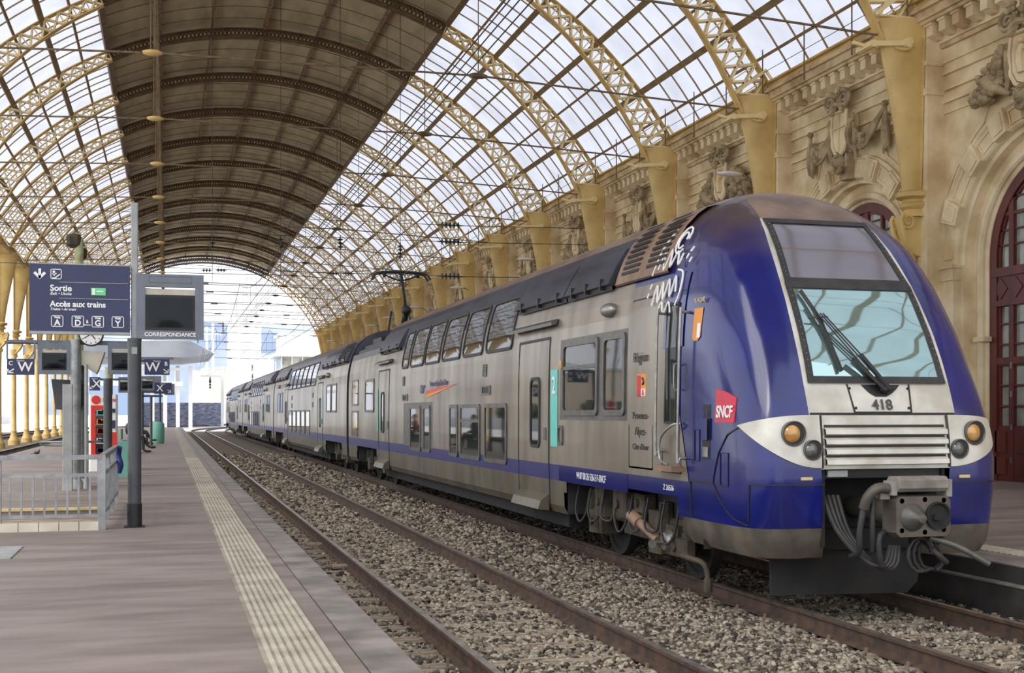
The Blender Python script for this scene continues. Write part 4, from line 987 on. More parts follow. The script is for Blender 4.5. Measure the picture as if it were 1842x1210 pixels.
# wheel cut apron in front of the bogie is part of the shell; lower dark frame
def fnorm(x, z):
    e = .01; A = Vector(fpt(x+e, z)); B_ = Vector(fpt(x-e, z)); c = Vector(fpt(x, z+e)); d = Vector(fpt(x, z-e)); n = (A-B_).cross(c-d).normalized()
    return n if n.y < 0 else -n
def fo(x, z, off): p = Vector(fpt(x, z)); return p+fnorm(x, z)*off
def front_strip(b, f0, f1, zs, off, nx=10, flat_edge=True):
    rows = []
    for z in zs: rows.append([fo(f0(z)+(f1(z)-f0(z))*i/nx, z, off) for i in range(nx+1)])
    b.grid(rows)
    if flat_edge:
        for col in (0, nx): b.grid([[r[col] for r in rows], [Vector(r[col])+Vector((0, off*1.2, 0)) for r in rows]])
        for row in (0, -1): b.grid([rows[row], [Vector(p)+Vector((0, off*1.5, 0)) for p in rows[row]]])
def glass_panel(nm, z0, z1, hw0, hw1, m_, nz=14):
    hw = lambda z: hw0+(hw1-hw0)*(z-z0)/(z1-z0); zs = [z0+(z1-z0)*i/nz for i in range(nz+1)]
    b = MB(); front_strip(b, lambda z: -hw(z), hw, zs, .012, 16); g = b.build(nm, m_, car, 60)
    b = MB(); t_ = .055; e = lambda z: hw(z)+t_
    front_strip(b, lambda z: -e(z), lambda z: -hw(z)+.005, zs, .022, 2); front_strip(b, lambda z: hw(z)-.005, e, zs, .022, 2)
    front_strip(b, lambda z: -e(z), e, [z0-.06, z0-.03, z0+.005], .024, 16); front_strip(b, lambda z: -e(z), e, [z1-.005, z1+.025, z1+.05], .024, 16); b.build('window_seal', 'rubber', g, 30)
    b = MB()
    for i in range(14):
        for s in (-1, 1): z = z0+(z1-z0)*(i+.5)/14; b.ball(fo(s*(hw(z)+.03), z, .026), .006, 5, 4)
    b.build('screw', 'steel', g); return g
# windscreen glass: bright roof reflection put into the metallic base colours, upper pane greyer
for nm_, col, sp_ in (('screen_glass', (96,132,136), .0), ('screen_tint', (70,68,80), .0)):
    m = bpy.data.materials.new(nm_); m.use_nodes = True; t = m.node_tree; bs = t.nodes['Principled BSDF']; bs.inputs['Base Color'].default_value = srgb(*((172,200,196) if nm_ == 'screen_glass' else (140,134,138))); bs.inputs['Metallic'].default_value = .82 if nm_ == 'screen_glass' else .72
    bs.inputs['Roughness'].default_value = .03 if nm_ == 'screen_glass' else .10
    M[nm_] = m
ws = glass_panel('windscreen', 2.235, 3.135, .695, .655, 'screen_glass')
uw = glass_panel('upper_window', 3.235, 3.88, .64, .55, 'screen_tint')
# wipers
b = MB(); pv = fo(.05, 2.12, .06)
for dx in (-.05, .0, .05): b.bar(Vector(pv)+Vector((dx, 0, 0)), fo(-.50+dx*.6, 2.82, .10), .014, .014)
b.bar(Vector(pv)+Vector((-.02, -.01, -.03)), fo(-.28, 2.38, .10), .05, .03); b.bar(Vector(pv)+Vector((.04, -.01, -.02)), fo(-.18, 2.42, .10), .04, .03)
b.build('wiper_arm', 'black', car)
b = MB(); b.bar(fo(-.60, 3.08, .05), fo(-.50, 2.80, .06), .03, .03); b.bar(fo(-.50, 2.80, .06), fo(-.40, 2.28, .05), .03, .035); b.bar(fo(-.57, 2.94, .07), fo(-.45, 2.55, .07), .014, .02); b.bar(fo(-.62, 2.79, .06), fo(-.42, 2.79, .09), .012); b.build('wiper_blade', 'rubber', car)
b = MB(); b.ball(fo(.06, 2.11, .04), .055, 12, 8, (1.3, .6, .8)); b.build('wiper_pivot', 'black', car, 50)
b = MB(); zs = [2.05, 2.08, 2.12, 2.165]; front_strip(b, lambda z: -.19*sqrt(max(.05, (z-2.04)/.13)), lambda z: .24*sqrt(max(.05, (z-2.04)/.13)), zs, .008, 8); b.build('wiper_recess', 'black', car)
# number plate panel
b = MB()
def fline(b, pts, wd=.012, off=.006):
    for A, B_ in zip(pts[:-1], pts[1:]): b.bar(fo(*A, off), fo(*B_, off), wd, .01, up=(0, -1, 0))
fline(b, [(-.34, 2.17), (-.31, 1.90), (.31, 1.90), (.34, 2.17)]); fline(b, [(-.79, 1.885), (-.4, 1.885), (0, 1.885), (.4, 1.885), (.79, 1.885)], .02)
for x, z in ((-.32, 2.13), (-.29, 1.94), (.32, 2.13), (.29, 1.94)): b.ball(fo(x, z, .006), .014, 6, 4)
b.build('panel_seam', 'black', car)
c_ = fo(.0, 1.965, .014); sl = math.atan2(fpt(0, 2.0)[1]-fpt(0, 1.9)[1], .1)
text('unit_number', '418', .15, 'text_dark', car, Matrix.Translation(c_) @ Matrix.Rotation(pi/2-sl, 4, 'X'), bold=.002)
# grille
b = MB(); front_strip(b, lambda z: -.655, lambda z: .655, [1.40, 1.5, 1.6, 1.7, 1.78], .006, 12); gl = b.build('grille', 'black', car)
for i in range(4):
    z = 1.425+.094*i; b = MB(); rows = []
    for dz, of in ((-.028, .012), (-.02, .05), (.02, .045), (.045, .012)): rows.append([fo(-.665+1.33*j/12, z+dz, of) for j in range(13)])
    b.grid(rows); b.build('slat', 'mask_silver', gl, 30)
b = MB()
for s in (-1, 1): fline(b, [(s*.69, 1.37), (s*.69, 1.6), (s*.685, 1.87)], .014, .012)
b.build('grille_edge', 'rubber', gl)
# headlight pods wrapping the corners
def lo_(be, z, s, off):
    p = Vector(lpt(be, z, s)); q = Vector(lpt(be+.01, z, s)); t_ = (q-p).normalized(); n = Vector((t_.y, -t_.x, 0)); 
    if n.y > 0 and abs(n.y) > abs(n.x): n = -n
    if n.x*s < 0: n = -n if n.y > 0 else n
    return p+n*off
for s, nm_ in ((-1, 'left'), (1, 'right')):
    b = MB(); rows = []; N = 26
    z_ = 1.6; W = Wz(z_); b0 = bmask(z_)*.95; b1 = R_(47.6)
    for j in range(N+1):
        q = j/N; be = b0+(b1-b0)*q; zu = 1.875-.10*q**3; zl = 1.375+.40*q**2.4; zl = min(zl, zu-.004)
        rows.append([lo_(be, zl+(zu-zl)*i/8, s, .016) for i in range(9)])
    b.grid(rows); b.grid([[r[0] for r in rows], [Vector(r[0])+Vector((-s*.01, .02, 0)) for r in rows]]); b.grid([[r[-1] for r in rows], [Vector(r[-1])+Vector((-s*.01, .02, 0)) for r in rows]])
    pod = b.build('headlight_pod', 'mask_silver', car, 50)
    for (xx, zz, rr, mt) in ((.985, 1.70, .112, 'amber'), (.80, 1.545, .09, 'lens')):
        p = fpt(s*xx, zz); n = fnorm(s*xx, zz); n = Vector((n.x, n.y, 0)).normalized(); rot = Vector((0, 0, 1)).rotation_difference(n).to_matrix().to_4x4(); T = Matrix.Translation(p) @ rot
        for prof, m2, nm2 in (([(rr*1.06, .0), (rr*1.08, .042), (rr, .046), (rr*.92, .036), (rr*.9, .02)], 'frame_grey', 'lamp_bezel'), ([(.001, .036), (rr*.3, .036), (rr*.95, .036)], 'black', 'lamp_well'), ([(.001, .067), (rr*.35, .064), (rr*.62, .050), (rr*.74, .034)], mt, 'lamp')):
            b = MB(); k0 = prof; mtl = prof; bb = MB(); full = []; n_ = 24
            for r_, h_ in prof:
                full.append([T @ Vector((r_*cos(2*pi*i/n_)+(-.02 if nm2 == 'lamp' else 0), r_*sin(2*pi*i/n_), h_)) for i in range(n_+1)])
            bb.grid(full); bb.build(nm2, m2, pod, 60)
# bumpers lower seam, coupler bay
b = MB()
for s in (-1, 1):
    ps = [lo_(bmask(1.2)*.98+(R_(46)-bmask(1.2))*i/10, 1.215, s, .004) for i in range(11)]
    for A, B_ in zip(ps[:-1], ps[1:]): b.bar(A, B_, .012, .012)
    ps = [lo_(R_(45.6), .86+.35*i/4, s, .004) for i in range(5)]
    for A, B_ in zip(ps[:-1], ps[1:]): b.bar(A, B_, .012, .012)
ps = [spt(LQ(a), z, .004) for a, z in ((10.75, 1.76), (10.95, 1.68), (11.12, 1.5), (11.22, 1.28), (11.24, 1.2))]
for A, B_ in zip(ps[:-1], ps[1:]): b.bar(A, B_, .012, .012)
ps = [spt(LQ(a), 1.19, .004) for a in (11.24, 11.5, 11.8)]
for A, B_ in zip(ps[:-1], ps[1:]): b.bar(A, B_, .012, .012)
ps = [spt(LQ(a), z, .004) for a, z in ((11.24, 1.19), (11.1, 1.05), (10.95, .93), (10.8, .86), (10.62, .82))]
for A, B_ in zip(ps[:-1], ps[1:]): b.bar(A, B_, .012, .012)
ps = [spt(LQ(11.78), z, .004) for z in (1.19, 1.0, .82)]
for A, B_ in zip(ps[:-1], ps[1:]): b.bar(A, B_, .012, .012)
b.build('shell_seam', 'black', car)
b = MB()
for s in (-1, 1): p = lo_(bmask(1.28)+.06, 1.275, s, .008); q = lo_(bmask(1.28)+.12, 1.275, s, .008); b.bar(p, q, .02, .028)
b.build('maker_plate', 'nosing', car)
# grey skirt below the blue shell
for s in (-1, 1):
    b = MB(); rows = []
    for z, sh in ((.80, 0), (.72, .01), (.62, .03), (.50, .10)):
        row = []
        for i in range(31):
            be = bmask(.9)*.98+(pi/2-bmask(.9)*.98)*i/30; p = Vector(lpt(be, .82, s)); c = Vector((0, 1.8, 0)); p.z = z+(.05*(i/30) if z < .6 else 0); d = (c-p); d.z = 0; row.append(p+d.normalized()*sh*(1 if i > 3 else 1.6))
        row = [p for p in row if p.y < LQ(11.95)]; rows.append(row+[Vector((s*Wz(.82)-s*sh, LQ(11.95), row[-1].z))])
    b.grid(rows); b.add([rows[0][0], rows[-1][0], rows[-1][0]+Vector((0, .5, .0)), rows[0][0]+Vector((0, .5, 0))], [(0, 1, 2, 3)]); b.build('skirt', 'skirt_grey', car, 40)
b = MB()      # inside of the coupler bay and underframe
b.box(-.66, .66, 1.0, 1.05, .5, 1.40); b.box(-.67, -.64, .40, 1.05, .62, 1.40); b.box(.64, .67, .40, 1.05, .62, 1.40); b.box(-.66, .66, .46, 1.05, 1.33, 1.40); b.box(-1.2, 1.2, .95, 1.95, .55, .80)
b.box(-.5, .5, .75, 1.0, .55, .75)
b.build('coupler_bay', 'under_dark', car)
b = MB(); b.box(-.66, .66, .43, .47, 1.27, 1.38); b.box(-.62, -.38, .41, .44, 1.30, 1.36); b.build('bay_crossbeam', 'black', car)
b = MB(); b.box(-.61, -.40, .395, .43, 1.285, 1.345); b.build('data_plate', 'post_light', car)
# snow plough plate
b = MB(); b.prism([(-1.0, .78, .12), (-1.0, .80, .58), (.70, .80, .58), (.62, .78, .2), (.50, .78, .09)], (0, .04, 0)); b.build('rail_guard', 'under_dark', car)
# coupler
cp = MB(); cx, cy = 0.02, .0
cp.bevbox(cx-.28, cx+.29, -.20, .02, .76, 1.13, .04, 'y'); cp.bevbox(cx-.22, cx+.22, .0, .12, .74, 1.1, .04, 'y'); cp.tube([(cx, .1, .93), (cx, 1.0, .95)], .11, 12)
for x, z in ((-.22, .82), (.22, .82), (-.22, 1.09), (.22, 1.09), (0.02, 1.10), (0.02, .80)): cp.lathe([(.025, -.20), (.025, -.17)], 8, (cx+x, 0, z), 'y')
cpl = cp.build('coupler', 'skirt_grey', car, 35)
b = MB(); b.lathe([(.13, -.20), (.125, -.22), (.08, -.28), (.05, -.33), (.04, -.36), (.001, -.365)], 20, (cx-.11, 0, .94), 'y'); b.build('cone', 'frame_grey', cpl, 50)
b = MB(); b.lathe([(.13, -.20), (.13, -.23), (.115, -.23), (.10, -.205), (.001, -.203)], 20, (cx+.15, 0, .95), 'y'); b.bar((cx+.1, -.22, .94), (cx+.16, -.22, .93), .04, .05); b.build('funnel', 'under_dark', cpl, 50)
b = MB(); b.bevbox(cx-.25, cx+.27, -.20, .0, 1.17, 1.31, .035, 'x'); b.box(cx-.30, cx-.25, -.17, -.02, 1.14, 1.27); b.box(cx+.27, cx+.33, -.17, -.02, 1.12, 1.28); b.box(cx-.38, cx-.28, -.1, .0, 1.10, 1.24); b.build('electric_head', 'ledge', cpl, 30)
b = MB(); b.tube([(cx-.30, -.1, 1.20), (cx-.42, -.10, 1.20), (cx-.50, -.08, 1.12), (cx-.52, -.05, 1.02)], .05, 10); b.build('conduit', 'skirt_grey', cpl, 50)
b = MB()
b.tube([(cx-.52, -.05, 1.04), (cx-.56, -.04, .8), (cx-.54, 0, .62), (cx-.5, .2, .55)], .03, 8); b.tube([(cx-.42, -.04, 1.12), (cx-.44, -.06, .85), (cx-.40, .0, .62)], .026, 8)
for i in range(4): b.tube([(-.60+.05*i, .5, 1.1), (-.58+.05*i, .3, .8-.02*i), (-.45+.06*i, .08, .55-.03*i), (-.28+.05*i, 0, .48), (-.18+.03*i, .02, .66)], .022, 7)
b.tube([(-.2, 0, .80), (-.33, -.04, .76), (-.34, -.05, .6), (-.3, -.03, .48)], .03, 8)
for i in range(3): a0 = .3*i; b.tube([(cx+.05+.13*cos(a0+t*.55)+.09*i, -.08+.05*i, .58+.16*sin(a0+t*.55)) for t in range(10)], .017, 7)
b.tube([(.2, .1, .72), (.22, -.1, .60), (.34, -.1, .5)], .028, 8); b.tube([(.34, .1, .75), (.36, 0, .5), (.3, 0, .42)], .022, 8)
b.build('air_hose', 'rubber', cpl, 50)
b = MB(); b.tube([(cx+.12, -.12, .74), (cx+.36, -.20, .66), (cx+.62, -.32, .50)], .028, 8); b.build('uncoupling_handle', 'frame_grey', cpl, 50)
# driver door with handrails
b = MB()
b.grid([[spt(LQ(12.06)+(.44)*i/3, z, .010) for i in range(4)] for z in (1.30, 1.7, 2.2, 2.6)]); dd = b.build('cab_door', 'silver', car)
b = MB(); b.grid([[spt(LQ(12.0)+(.52)*i/3, z, .012) for i in range(4)] for z in (2.6, 2.8, 3.0, 3.15, 3.3, 3.40)]); b.build('door_top', 'blue', dd)
b = MB(); b.grid([[spt(LQ(12.15)+(.27)*i/3, z, .018) for i in range(4)] for z in (1.80, 2.2, 2.6, 2.9, 3.05)]); b.build('door_window', 'glass_dark', dd)
b = MB()
fr_ = [(12.14, 1.79), (12.43, 1.79), (12.43, 3.07), (12.14, 3.07), (12.14, 1.79)]
for (a, z), (c, z2) in zip(fr_[:-1], fr_[1:]): b.bar(spt(LQ(a), z, .02), spt(LQ(c), z2, .02), .025, .02, up=(1, 0, 0))
b.build('window_seal', 'rubber', dd)
b = MB()
fr_ = [(12.02, 1.25), (12.53, 1.25), (12.53, 3.2), (12.02, 3.2), (12.02, 1.25)]
for (a, z), (c, z2) in zip(fr_[:-1], fr_[1:]): b.bar(spt(LQ(a), z, .008), spt(LQ(c), z2, .008), .012, .012, up=(1, 0, 0))
b.build('door_gap', 'black', dd)
for y, z0, z1 in ((11.90, 1.42, 2.95), (12.50, 1.48, 2.98)):
    b = MB(); b.tube([spt(LQ(y), z0, .0), spt(LQ(y), z0, .07), spt(LQ(y), z0+.06, .10), spt(LQ(y), z1-.06, .10), spt(LQ(y), z1, .07), spt(LQ(y), z1, .0)], .016, 8); b.build('handrail', 'steel', car, 50)
b = MB(); b.tube([spt(LQ(12.0), 1.78, .02), spt(LQ(12.08), 1.76, .09), spt(LQ(12.38), 1.62, .09), spt(LQ(12.40), 1.40, .09), spt(LQ(12.2), 1.34, .08)], .014, 7); b.tube([spt(LQ(12.06), 2.4, .02), spt(LQ(12.06), 2.4, .07), spt(LQ(12.06), 2.15, .07), spt(LQ(12.06), 2.15, .02)], .01, 6); b.build('door_handle', 'steel', dd, 50)
b = MB(); b.box(-1.54, -1.40, LQ(11.98), LQ(12.44), 1.27, 1.33); b.build('cab_step', 'brown_vent', car)
# badge, SNCF plate, socket recess
b = MB()
y1_, y0_ = 11.20, 10.84; n = 8
P = [(y1_, 1.80), (y0_, 1.80), (y0_, 2.04)]+[(y0_+.36*(i/n), 2.04+.09*sin(i/n*pi/2)) for i in range(1, n+1)]
pts = [spt(LQ(a), z, .010) for a, z in P]; b.add(pts+[Vector(p)+Vector((.012, 0, 0)) for p in pts], [tuple(range(len(pts)))]+[(i, (i+1) % len(pts), len(pts)+(i+1) % len(pts), len(pts)+i) for i in range(len(pts))])
lg = b.build('logo_plate', 'red_logo', car)
p0 = Vector(spt(LQ(11.16), 1.9, .016)); p1 = Vector(spt(LQ(10.88), 1.9, .016)); ang = math.atan2(p1.y-p0.y, p1.x-p0.x); cm = (p0+p1)/2
text('logo_text', 'SNCF', .165, 'white', lg, Matrix.Translation(cm) @ Matrix.Rotation(ang, 4, 'Z') @ Matrix.Rotation(pi/2, 4, 'X'), bold=.003, shear=.15, sx=.75, ext=.004)
shb = []
b = MB(); P = [(11.78, 2.98), (11.60, 2.98), (11.60, 2.68), (11.66, 2.64), (11.74, 2.64), (11.78, 2.68)]
b.add([spt(LQ(a), z, .008) for a, z in P], [tuple(range(6))]); o = b.build('coat_of_arms', 'orange', car)
b = MB(); b.add([spt(LQ(a), z, .010) for a, z in ((11.68, 2.82), (11.61, 2.82), (11.61, 2.67), (11.68, 2.67))], [(0, 1, 2, 3)]); b.build('quarter', 'white', o)
text('place_name', 'SLAGNE', .075, 'nosing', car, Matrix.Translation(spt(LQ(11.69), 3.06, .01)) @ Matrix.Rotation(-pi/2, 4, 'Z') @ Matrix.Rotation(pi/2, 4, 'X'))
b = MB()
def spatch(b, ya, yb, za, zb, off, n=3): b.grid([[spt(LQ(ya)+(yb-ya)*i/n, z, off) for i in range(n+1)] for z in (za, (za+zb)/2, zb)])
spatch(b, 11.49, 11.31, 1.42, 1.98, .003); s1 = b.build('socket_recess', 'black', car)
b = MB(); spatch(b, 11.47, 11.33, 1.62, 1.84, .03); spatch(b, 11.45, 11.43, 1.86, 1.92, .02); spatch(b, 11.38, 11.36, 1.86, 1.92, .02); b.build('socket_cover', 'blue', s1)
b = MB(); spatch(b, 11.47, 11.34, 1.45, 1.55, .012); b.build('socket_label', 'steel', s1)
b = MB()
for y0_, y1_, z0, z1 in ((11.68, 11.56, 1.40, 1.72), (11.08, 10.92, 1.18, 1.50)):
    q = [(y0_, z0), (y1_, z0), (y1_, z1), (y0_, z1), (y0_, z0)]
    for (a, z), (c, z2) in zip(q[:-1], q[1:]): b.bar(spt(LQ(a), z, .005), spt(LQ(c), z2, .005), .008, .008, up=(1, 0, 0))
b.build('hatch_seam', 'black', car)
# white graffiti tag near the roof
b = MB()
def gst(pts, r=.012): b.tube([spt(LQ(a+.38), z, .05 if z > 3.42 else .03) for a, z in pts], r, 5)
for i in range(2): gst([(12.02-.13*(1-i*.35)*cos(t*.5), 3.78+.15*(1-i*.4)*sin(t*.5)) for t in range(12)])
gst([(12.5, 3.1+.0), (12.42, 3.32), (12.34, 3.12), (12.26, 3.34), (12.2, 3.14), (12.1, 3.36), (12.02, 3.16), (11.94, 3.38), (11.88, 3.2)])
gst([(12.46, 3.5), (12.38, 3.68), (12.3, 3.48), (12.2, 3.7), (12.14, 3.5), (12.02, 3.66), (11.92, 3.5), (11.86, 3.62)])
gst([(12.6, 3.45), (12.5, 3.75), (12.36, 3.95)]); gst([(11.84, 3.05), (11.76, 3.2), (11.78, 3.4), (11.88, 3.44)]); gst([(12.3, 3.0), (12.22, 3.12), (12.14, 2.98), (12.02, 3.1), (11.96, 2.98)])
for a, z in ((11.75, 3.55), (11.7, 3.62), (11.66, 3.5), (12.62, 3.3), (12.66, 3.2)): gst([(a, z), (a-.03, z+.05)])
b.build('graffiti', 'white', car)
bogie(car, LQ(14.15), True); bogie(car, LQ(33.4))
for y0_, y1_ in ((16.0, 31.6),):
    b = MB(); b.box(-1.2, 1.2, LQ(16.4), LQ(31.4), .28, .52); b.build('underframe', 'under_dark', car)
b = MB(); b.box(-1.0, 1.0, LQ(32.5), LQ(36.2), 3.6, 3.85); b.box(-.8, -.2, LQ(34.5), LQ(36), 3.85, 4.05); b.box(-1.15, -.85, LQ(31.9), LQ(36.4), 3.6, 3.72); b.build('roof_equipment', 'black', car)
# end face louvre windows near the gangway
for z0, z1 in ((1.2, 1.95), (2.1, 2.85)): window(car, LQ(34.9), LQ(36.1), z0, z1, .05, .05, .015, 'frame_grey', 'louvre_window')
# pantograph
pg = MB(); Y = LQ(35.5)
for s in (-1, 1): pg.tube([(s*.45, Y+.2, 3.9), (s*.25, Y+1.4-.9, 4.9)], .03, 6)
pg.tube([(0, Y, 3.95), (0, Y-.55, 4.85)], .075, 8); pg.tube([(0, Y-.55, 4.85), (-.0, Y+.25, 6.0)], .045, 8)
pg.tube([(-.18, Y+.1, 3.9), (-.05, Y-.5, 4.9), (-.05, Y+.1, 5.95)], .02, 6)
pg.ball((0, Y-.55, 4.86), .15, 8, 6); pg.build('pantograph_arm', 'black', car, 40)
pg = MB()
for dy in (-.0, .35): pg.tube([(-.85, Y+dy+.1, 5.82), (-.6, Y+dy+.1, 6.02), (.6, Y+dy+.1, 6.02), (.85, Y+dy+.1, 5.82)], .03, 6)
for x in (-.5, .5): pg.tube([(x, Y+.1, 6.0), (x, Y+.45, 6.0)], .025, 6); pg.ball((x, Y+.27, 5.94), .06, 6, 5)
pg.tube([(-.5, Y+.27, 5.96), (0, Y+.27, 5.80), (.5, Y+.27, 5.96)], .025, 6); pg.build('contact_head', 'black', car, 40)
# gangway bellows between cars
def bellows(y, lab):
    b = MB()
    for i in range(5): b.box(-1.15+.03*(i % 2), 1.15-.03*(i % 2), y+.08*i-.2, y+.08*i-.13, .7, 3.5)
    b.box(-1.0, 1.0, y-.22, y+.22, .8, 3.4); return b
# ---- following cars
def coach(loc, lab):
    r = empty('coach', loc); tag(r, lab, 'train car', 'silver double-deck coaches behind the cab car'); L = 26.4
    body(r, 0, L, arches=((1.0, 5.2), (L-5.2, L-1.0)))
    ys = [8.2+1.75*i for i in range(6)]
    for y in ys: window(r, y, y+1.6, 2.90, 3.78, .05, .14, .02, 'rubber', 'upper_window')
    for y in ys[1:]: window(r, y, y+1.45, 1.06, 2.0, .07, .08, .02, name='lower_window')
    door(r, 6.0, 7.4, .62, 2.94, 6.5, 6.9, 1.38, 2.42); door(r, L-7.4, L-6.0, .62, 2.94, L-6.9, L-6.5, 1.38, 2.42)
    for y in (2.3, 3.7, L-4.9, L-3.5): window(r, y, y+1.2, 1.9, 2.85, .07, .08, .02, name='side_window')
    for y, z in ((9, 2.55), (17, 2.55), (9, 2.2), (17, 2.2)): vent_slots(r, y, z, .13, .1)
    oval_lamp(r, 4.6, 3.16); oval_lamp(r, L-3.0, 3.16)
    roof_flap(r, .3, 3.2); roof_flap(r, 3.3, 6.4); roof_flap(r, L-6.4, L-3.3); roof_flap(r, L-3.2, L-.4)
    b = MB()
    for j in range(6):
        for i in range(9): p = side(.5+.22*i+(.11 if j % 2 else 0), 3.6+.085*j, .10-.012*j); b.ball(p, .05, 6, 4, (.3, 1, 1))
    b.build('cooling_hole', 'black', r)
    b = MB(); side_panel(b, 5.8, 5.95, 1.42, 2.5, .006); b.build('class_stripe', 'teal', r)
    bogie(r, 3.1); bogie(r, L-3.1)
    b = MB(); b.box(-1.2, 1.2, 5.4, L-5.4, .28, .52); b.build('underframe', 'under_dark', r)
    b = bellows(-.2, ''); b.build('gangway_bellows', 'rubber', r)
    return r
c2 = coach((XT, 37.25, 0), 'silver double-deck coach coupled directly behind the blue cab car')
for i, lb in enumerate(('silver double-deck coach, third vehicle of the train', 'silver double-deck coach at the far end of the train')):
    o = copy_tree(c2); o.location = (XT, 37.25+26.8*(i+1), 0); tag(o, lb)
# ------------------------------------------------------------------ platform furniture
def at(u, y): return unproj(u, Yp=y)
def pz(v, x, y): return zat(v, x, y)
# near sign post
PX, PY = -.414, 16.8
r = empty('sign_post', (PX, PY, 0)); tag(r, 'dark round post with pale upper tube standing on the platform beside the grey railing', 'post')
b = MB(); b.lathe([(.093, PZ), (.093, PZ+.31), (.086, PZ+.315), (.086, PZ+2.43), (.09, PZ+2.43), (.09, PZ+2.47)], 28); b.build('dark_tube', 'post_dark', r, 40)
b = MB(); b.bevbox(-.045, .045, -.045, .045, PZ+2.42, 4.64, .012); b.build('pale_tube', 'post_light', r)
b = MB(); b.lathe([(.095, PZ), (.095, PZ+.31)], 28); b.box(-.13, .13, -.13, .13, PZ, PZ+.012); b.build('base_sleeve', 'black', r, 40)
b = MB(); b.box(-.035, .035, -.093, -.08, 2.66, 2.75); b.build('sticker', 'post_light', r)
# direction sign
x0, x1 = at(54, PY), at(234, PY); z0, z1 = 2.94, 3.80; sw = x1-x0
r = empty('direction_sign', ((x0+x1)/2, PY-.02, 0)); tag(r, 'dark blue exit and platform direction sign fixed left of the dark post', 'sign')
h = sw/2
b = MB(); b.bevbox(-h, h, -.06, .06, z0, z1, .01, 'y'); b.build('panel', 'sign_navy', r)
b = MB(); b.box(-h, h, -.065, .065, z0-.035, z0); b.box(-h, h, -.065, .065, z1, z1+.012); b.build('trim', 'post_light', r)
def fb(b, A, B_, w_): b.bar(A, B_, w_, .006, up=(0, 1, 0))
def sx(u): return at(u, PY-.08)-(x0+x1)/2
def sz(v): return CAMZ+(742-v)*16.0/FPX
Yf = -.063
def stext(s_, u, v, size, nm='lettering', m='white', bold=.002, shear=0, al='LEFT'): return text(nm, s_, size, m, r, face_front(sx(u), Yf, sz(v)), bold=bold, shear=shear, align=al)
stext('Sortie', 90, 522, .108, bold=.003); stext('Exit • Uscita', 90, 531.5, .052, shear=.25, bold=.001); stext('Accès aux trains', 90, 550, .102, bold=.003); stext('Trains • Ai treni', 90, 559, .048, shear=.25, bold=.001)
b = MB(); b.box(-h+.36-.0, h-.02, Yf-.003, Yf, sz(511.5), sz(510.5)); b.box(-h+.36, h-.02, Yf-.003, Yf, sz(540), sz(539)); b.build('rule', 'post_light', r)
def frame(b, u0, u1, v0, v1, t_=.009):
    xa, xb, za, zb = sx(u0), sx(u1), sz(v1), sz(v0)
    for q in ((xa, xb, za, za+t_), (xa, xb, zb-t_, zb), (xa, xa+t_, za, zb), (xb-t_, xb, za, zb)): b.box(q[0], q[1], Yf-.004, Yf, q[2], q[3])
for L_, u in (('A', 103), ('D', 140), ('G', 176), ('Y', 212)):
    b = MB(); frame(b, u-11, u+11, 570, 590); b.build('track_frame', 'white', r); stext(L_, u, 583, .105, al='CENTER', bold=.003); stext('Voie', u, 573.5, .04, al='CENTER')
stext('à', 157, 580, .06, al='CENTER'); stext('Souterrain', 157, 586, .018, al='CENTER')
b = MB(); frame(b, 91, 111, 488, 506); b.build('pictogram_frame', 'white', r)
b = MB(); b.ball((sx(97), Yf, sz(493)), .017, 8, 6, (1, .3, 1)); fb(b, (sx(97), Yf, sz(495)), (sx(98), Yf, sz(500)), .02); fb(b, (sx(94), Yf, sz(497)), (sx(102), Yf, sz(496)), .012)
fb(b, (sx(94), Yf, sz(504)), (sx(99), Yf, sz(504)), .012); fb(b, (sx(99), Yf, sz(504)), (sx(108), Yf, sz(497)), .014); b.build('pictogram', 'white', r)
b = MB(); ax, at_, ab = sx(71.5), sz(488), sz(505); fb(b, (ax, Yf, at_), (ax, Yf, ab+.02), .032)
fb(b, (ax-.065, Yf, ab+.075), (ax+.008, Yf, ab), .034); fb(b, (ax+.065, Yf, ab+.075), (ax-.008, Yf, ab), .034); b.build('arrow', 'white', r)
b = MB(); b.box(sx(164), sx(190), Yf-.006, Yf, sz(533), sz(520)); g_ = b.build('green_pictogram', 'sign_green', r); stext('⇥', 184, 526, .06, al='CENTER') if False else None
b = MB(); b.box(sx(166), sx(171), Yf-.009, Yf-.006, sz(532), sz(521)); b.bar((sx(174), Yf-.008, sz(526)), (sx(186), Yf-.008, sz(526)), .016, .004, up=(0, 1, 0)); b.build('pictogram', 'white', g_)
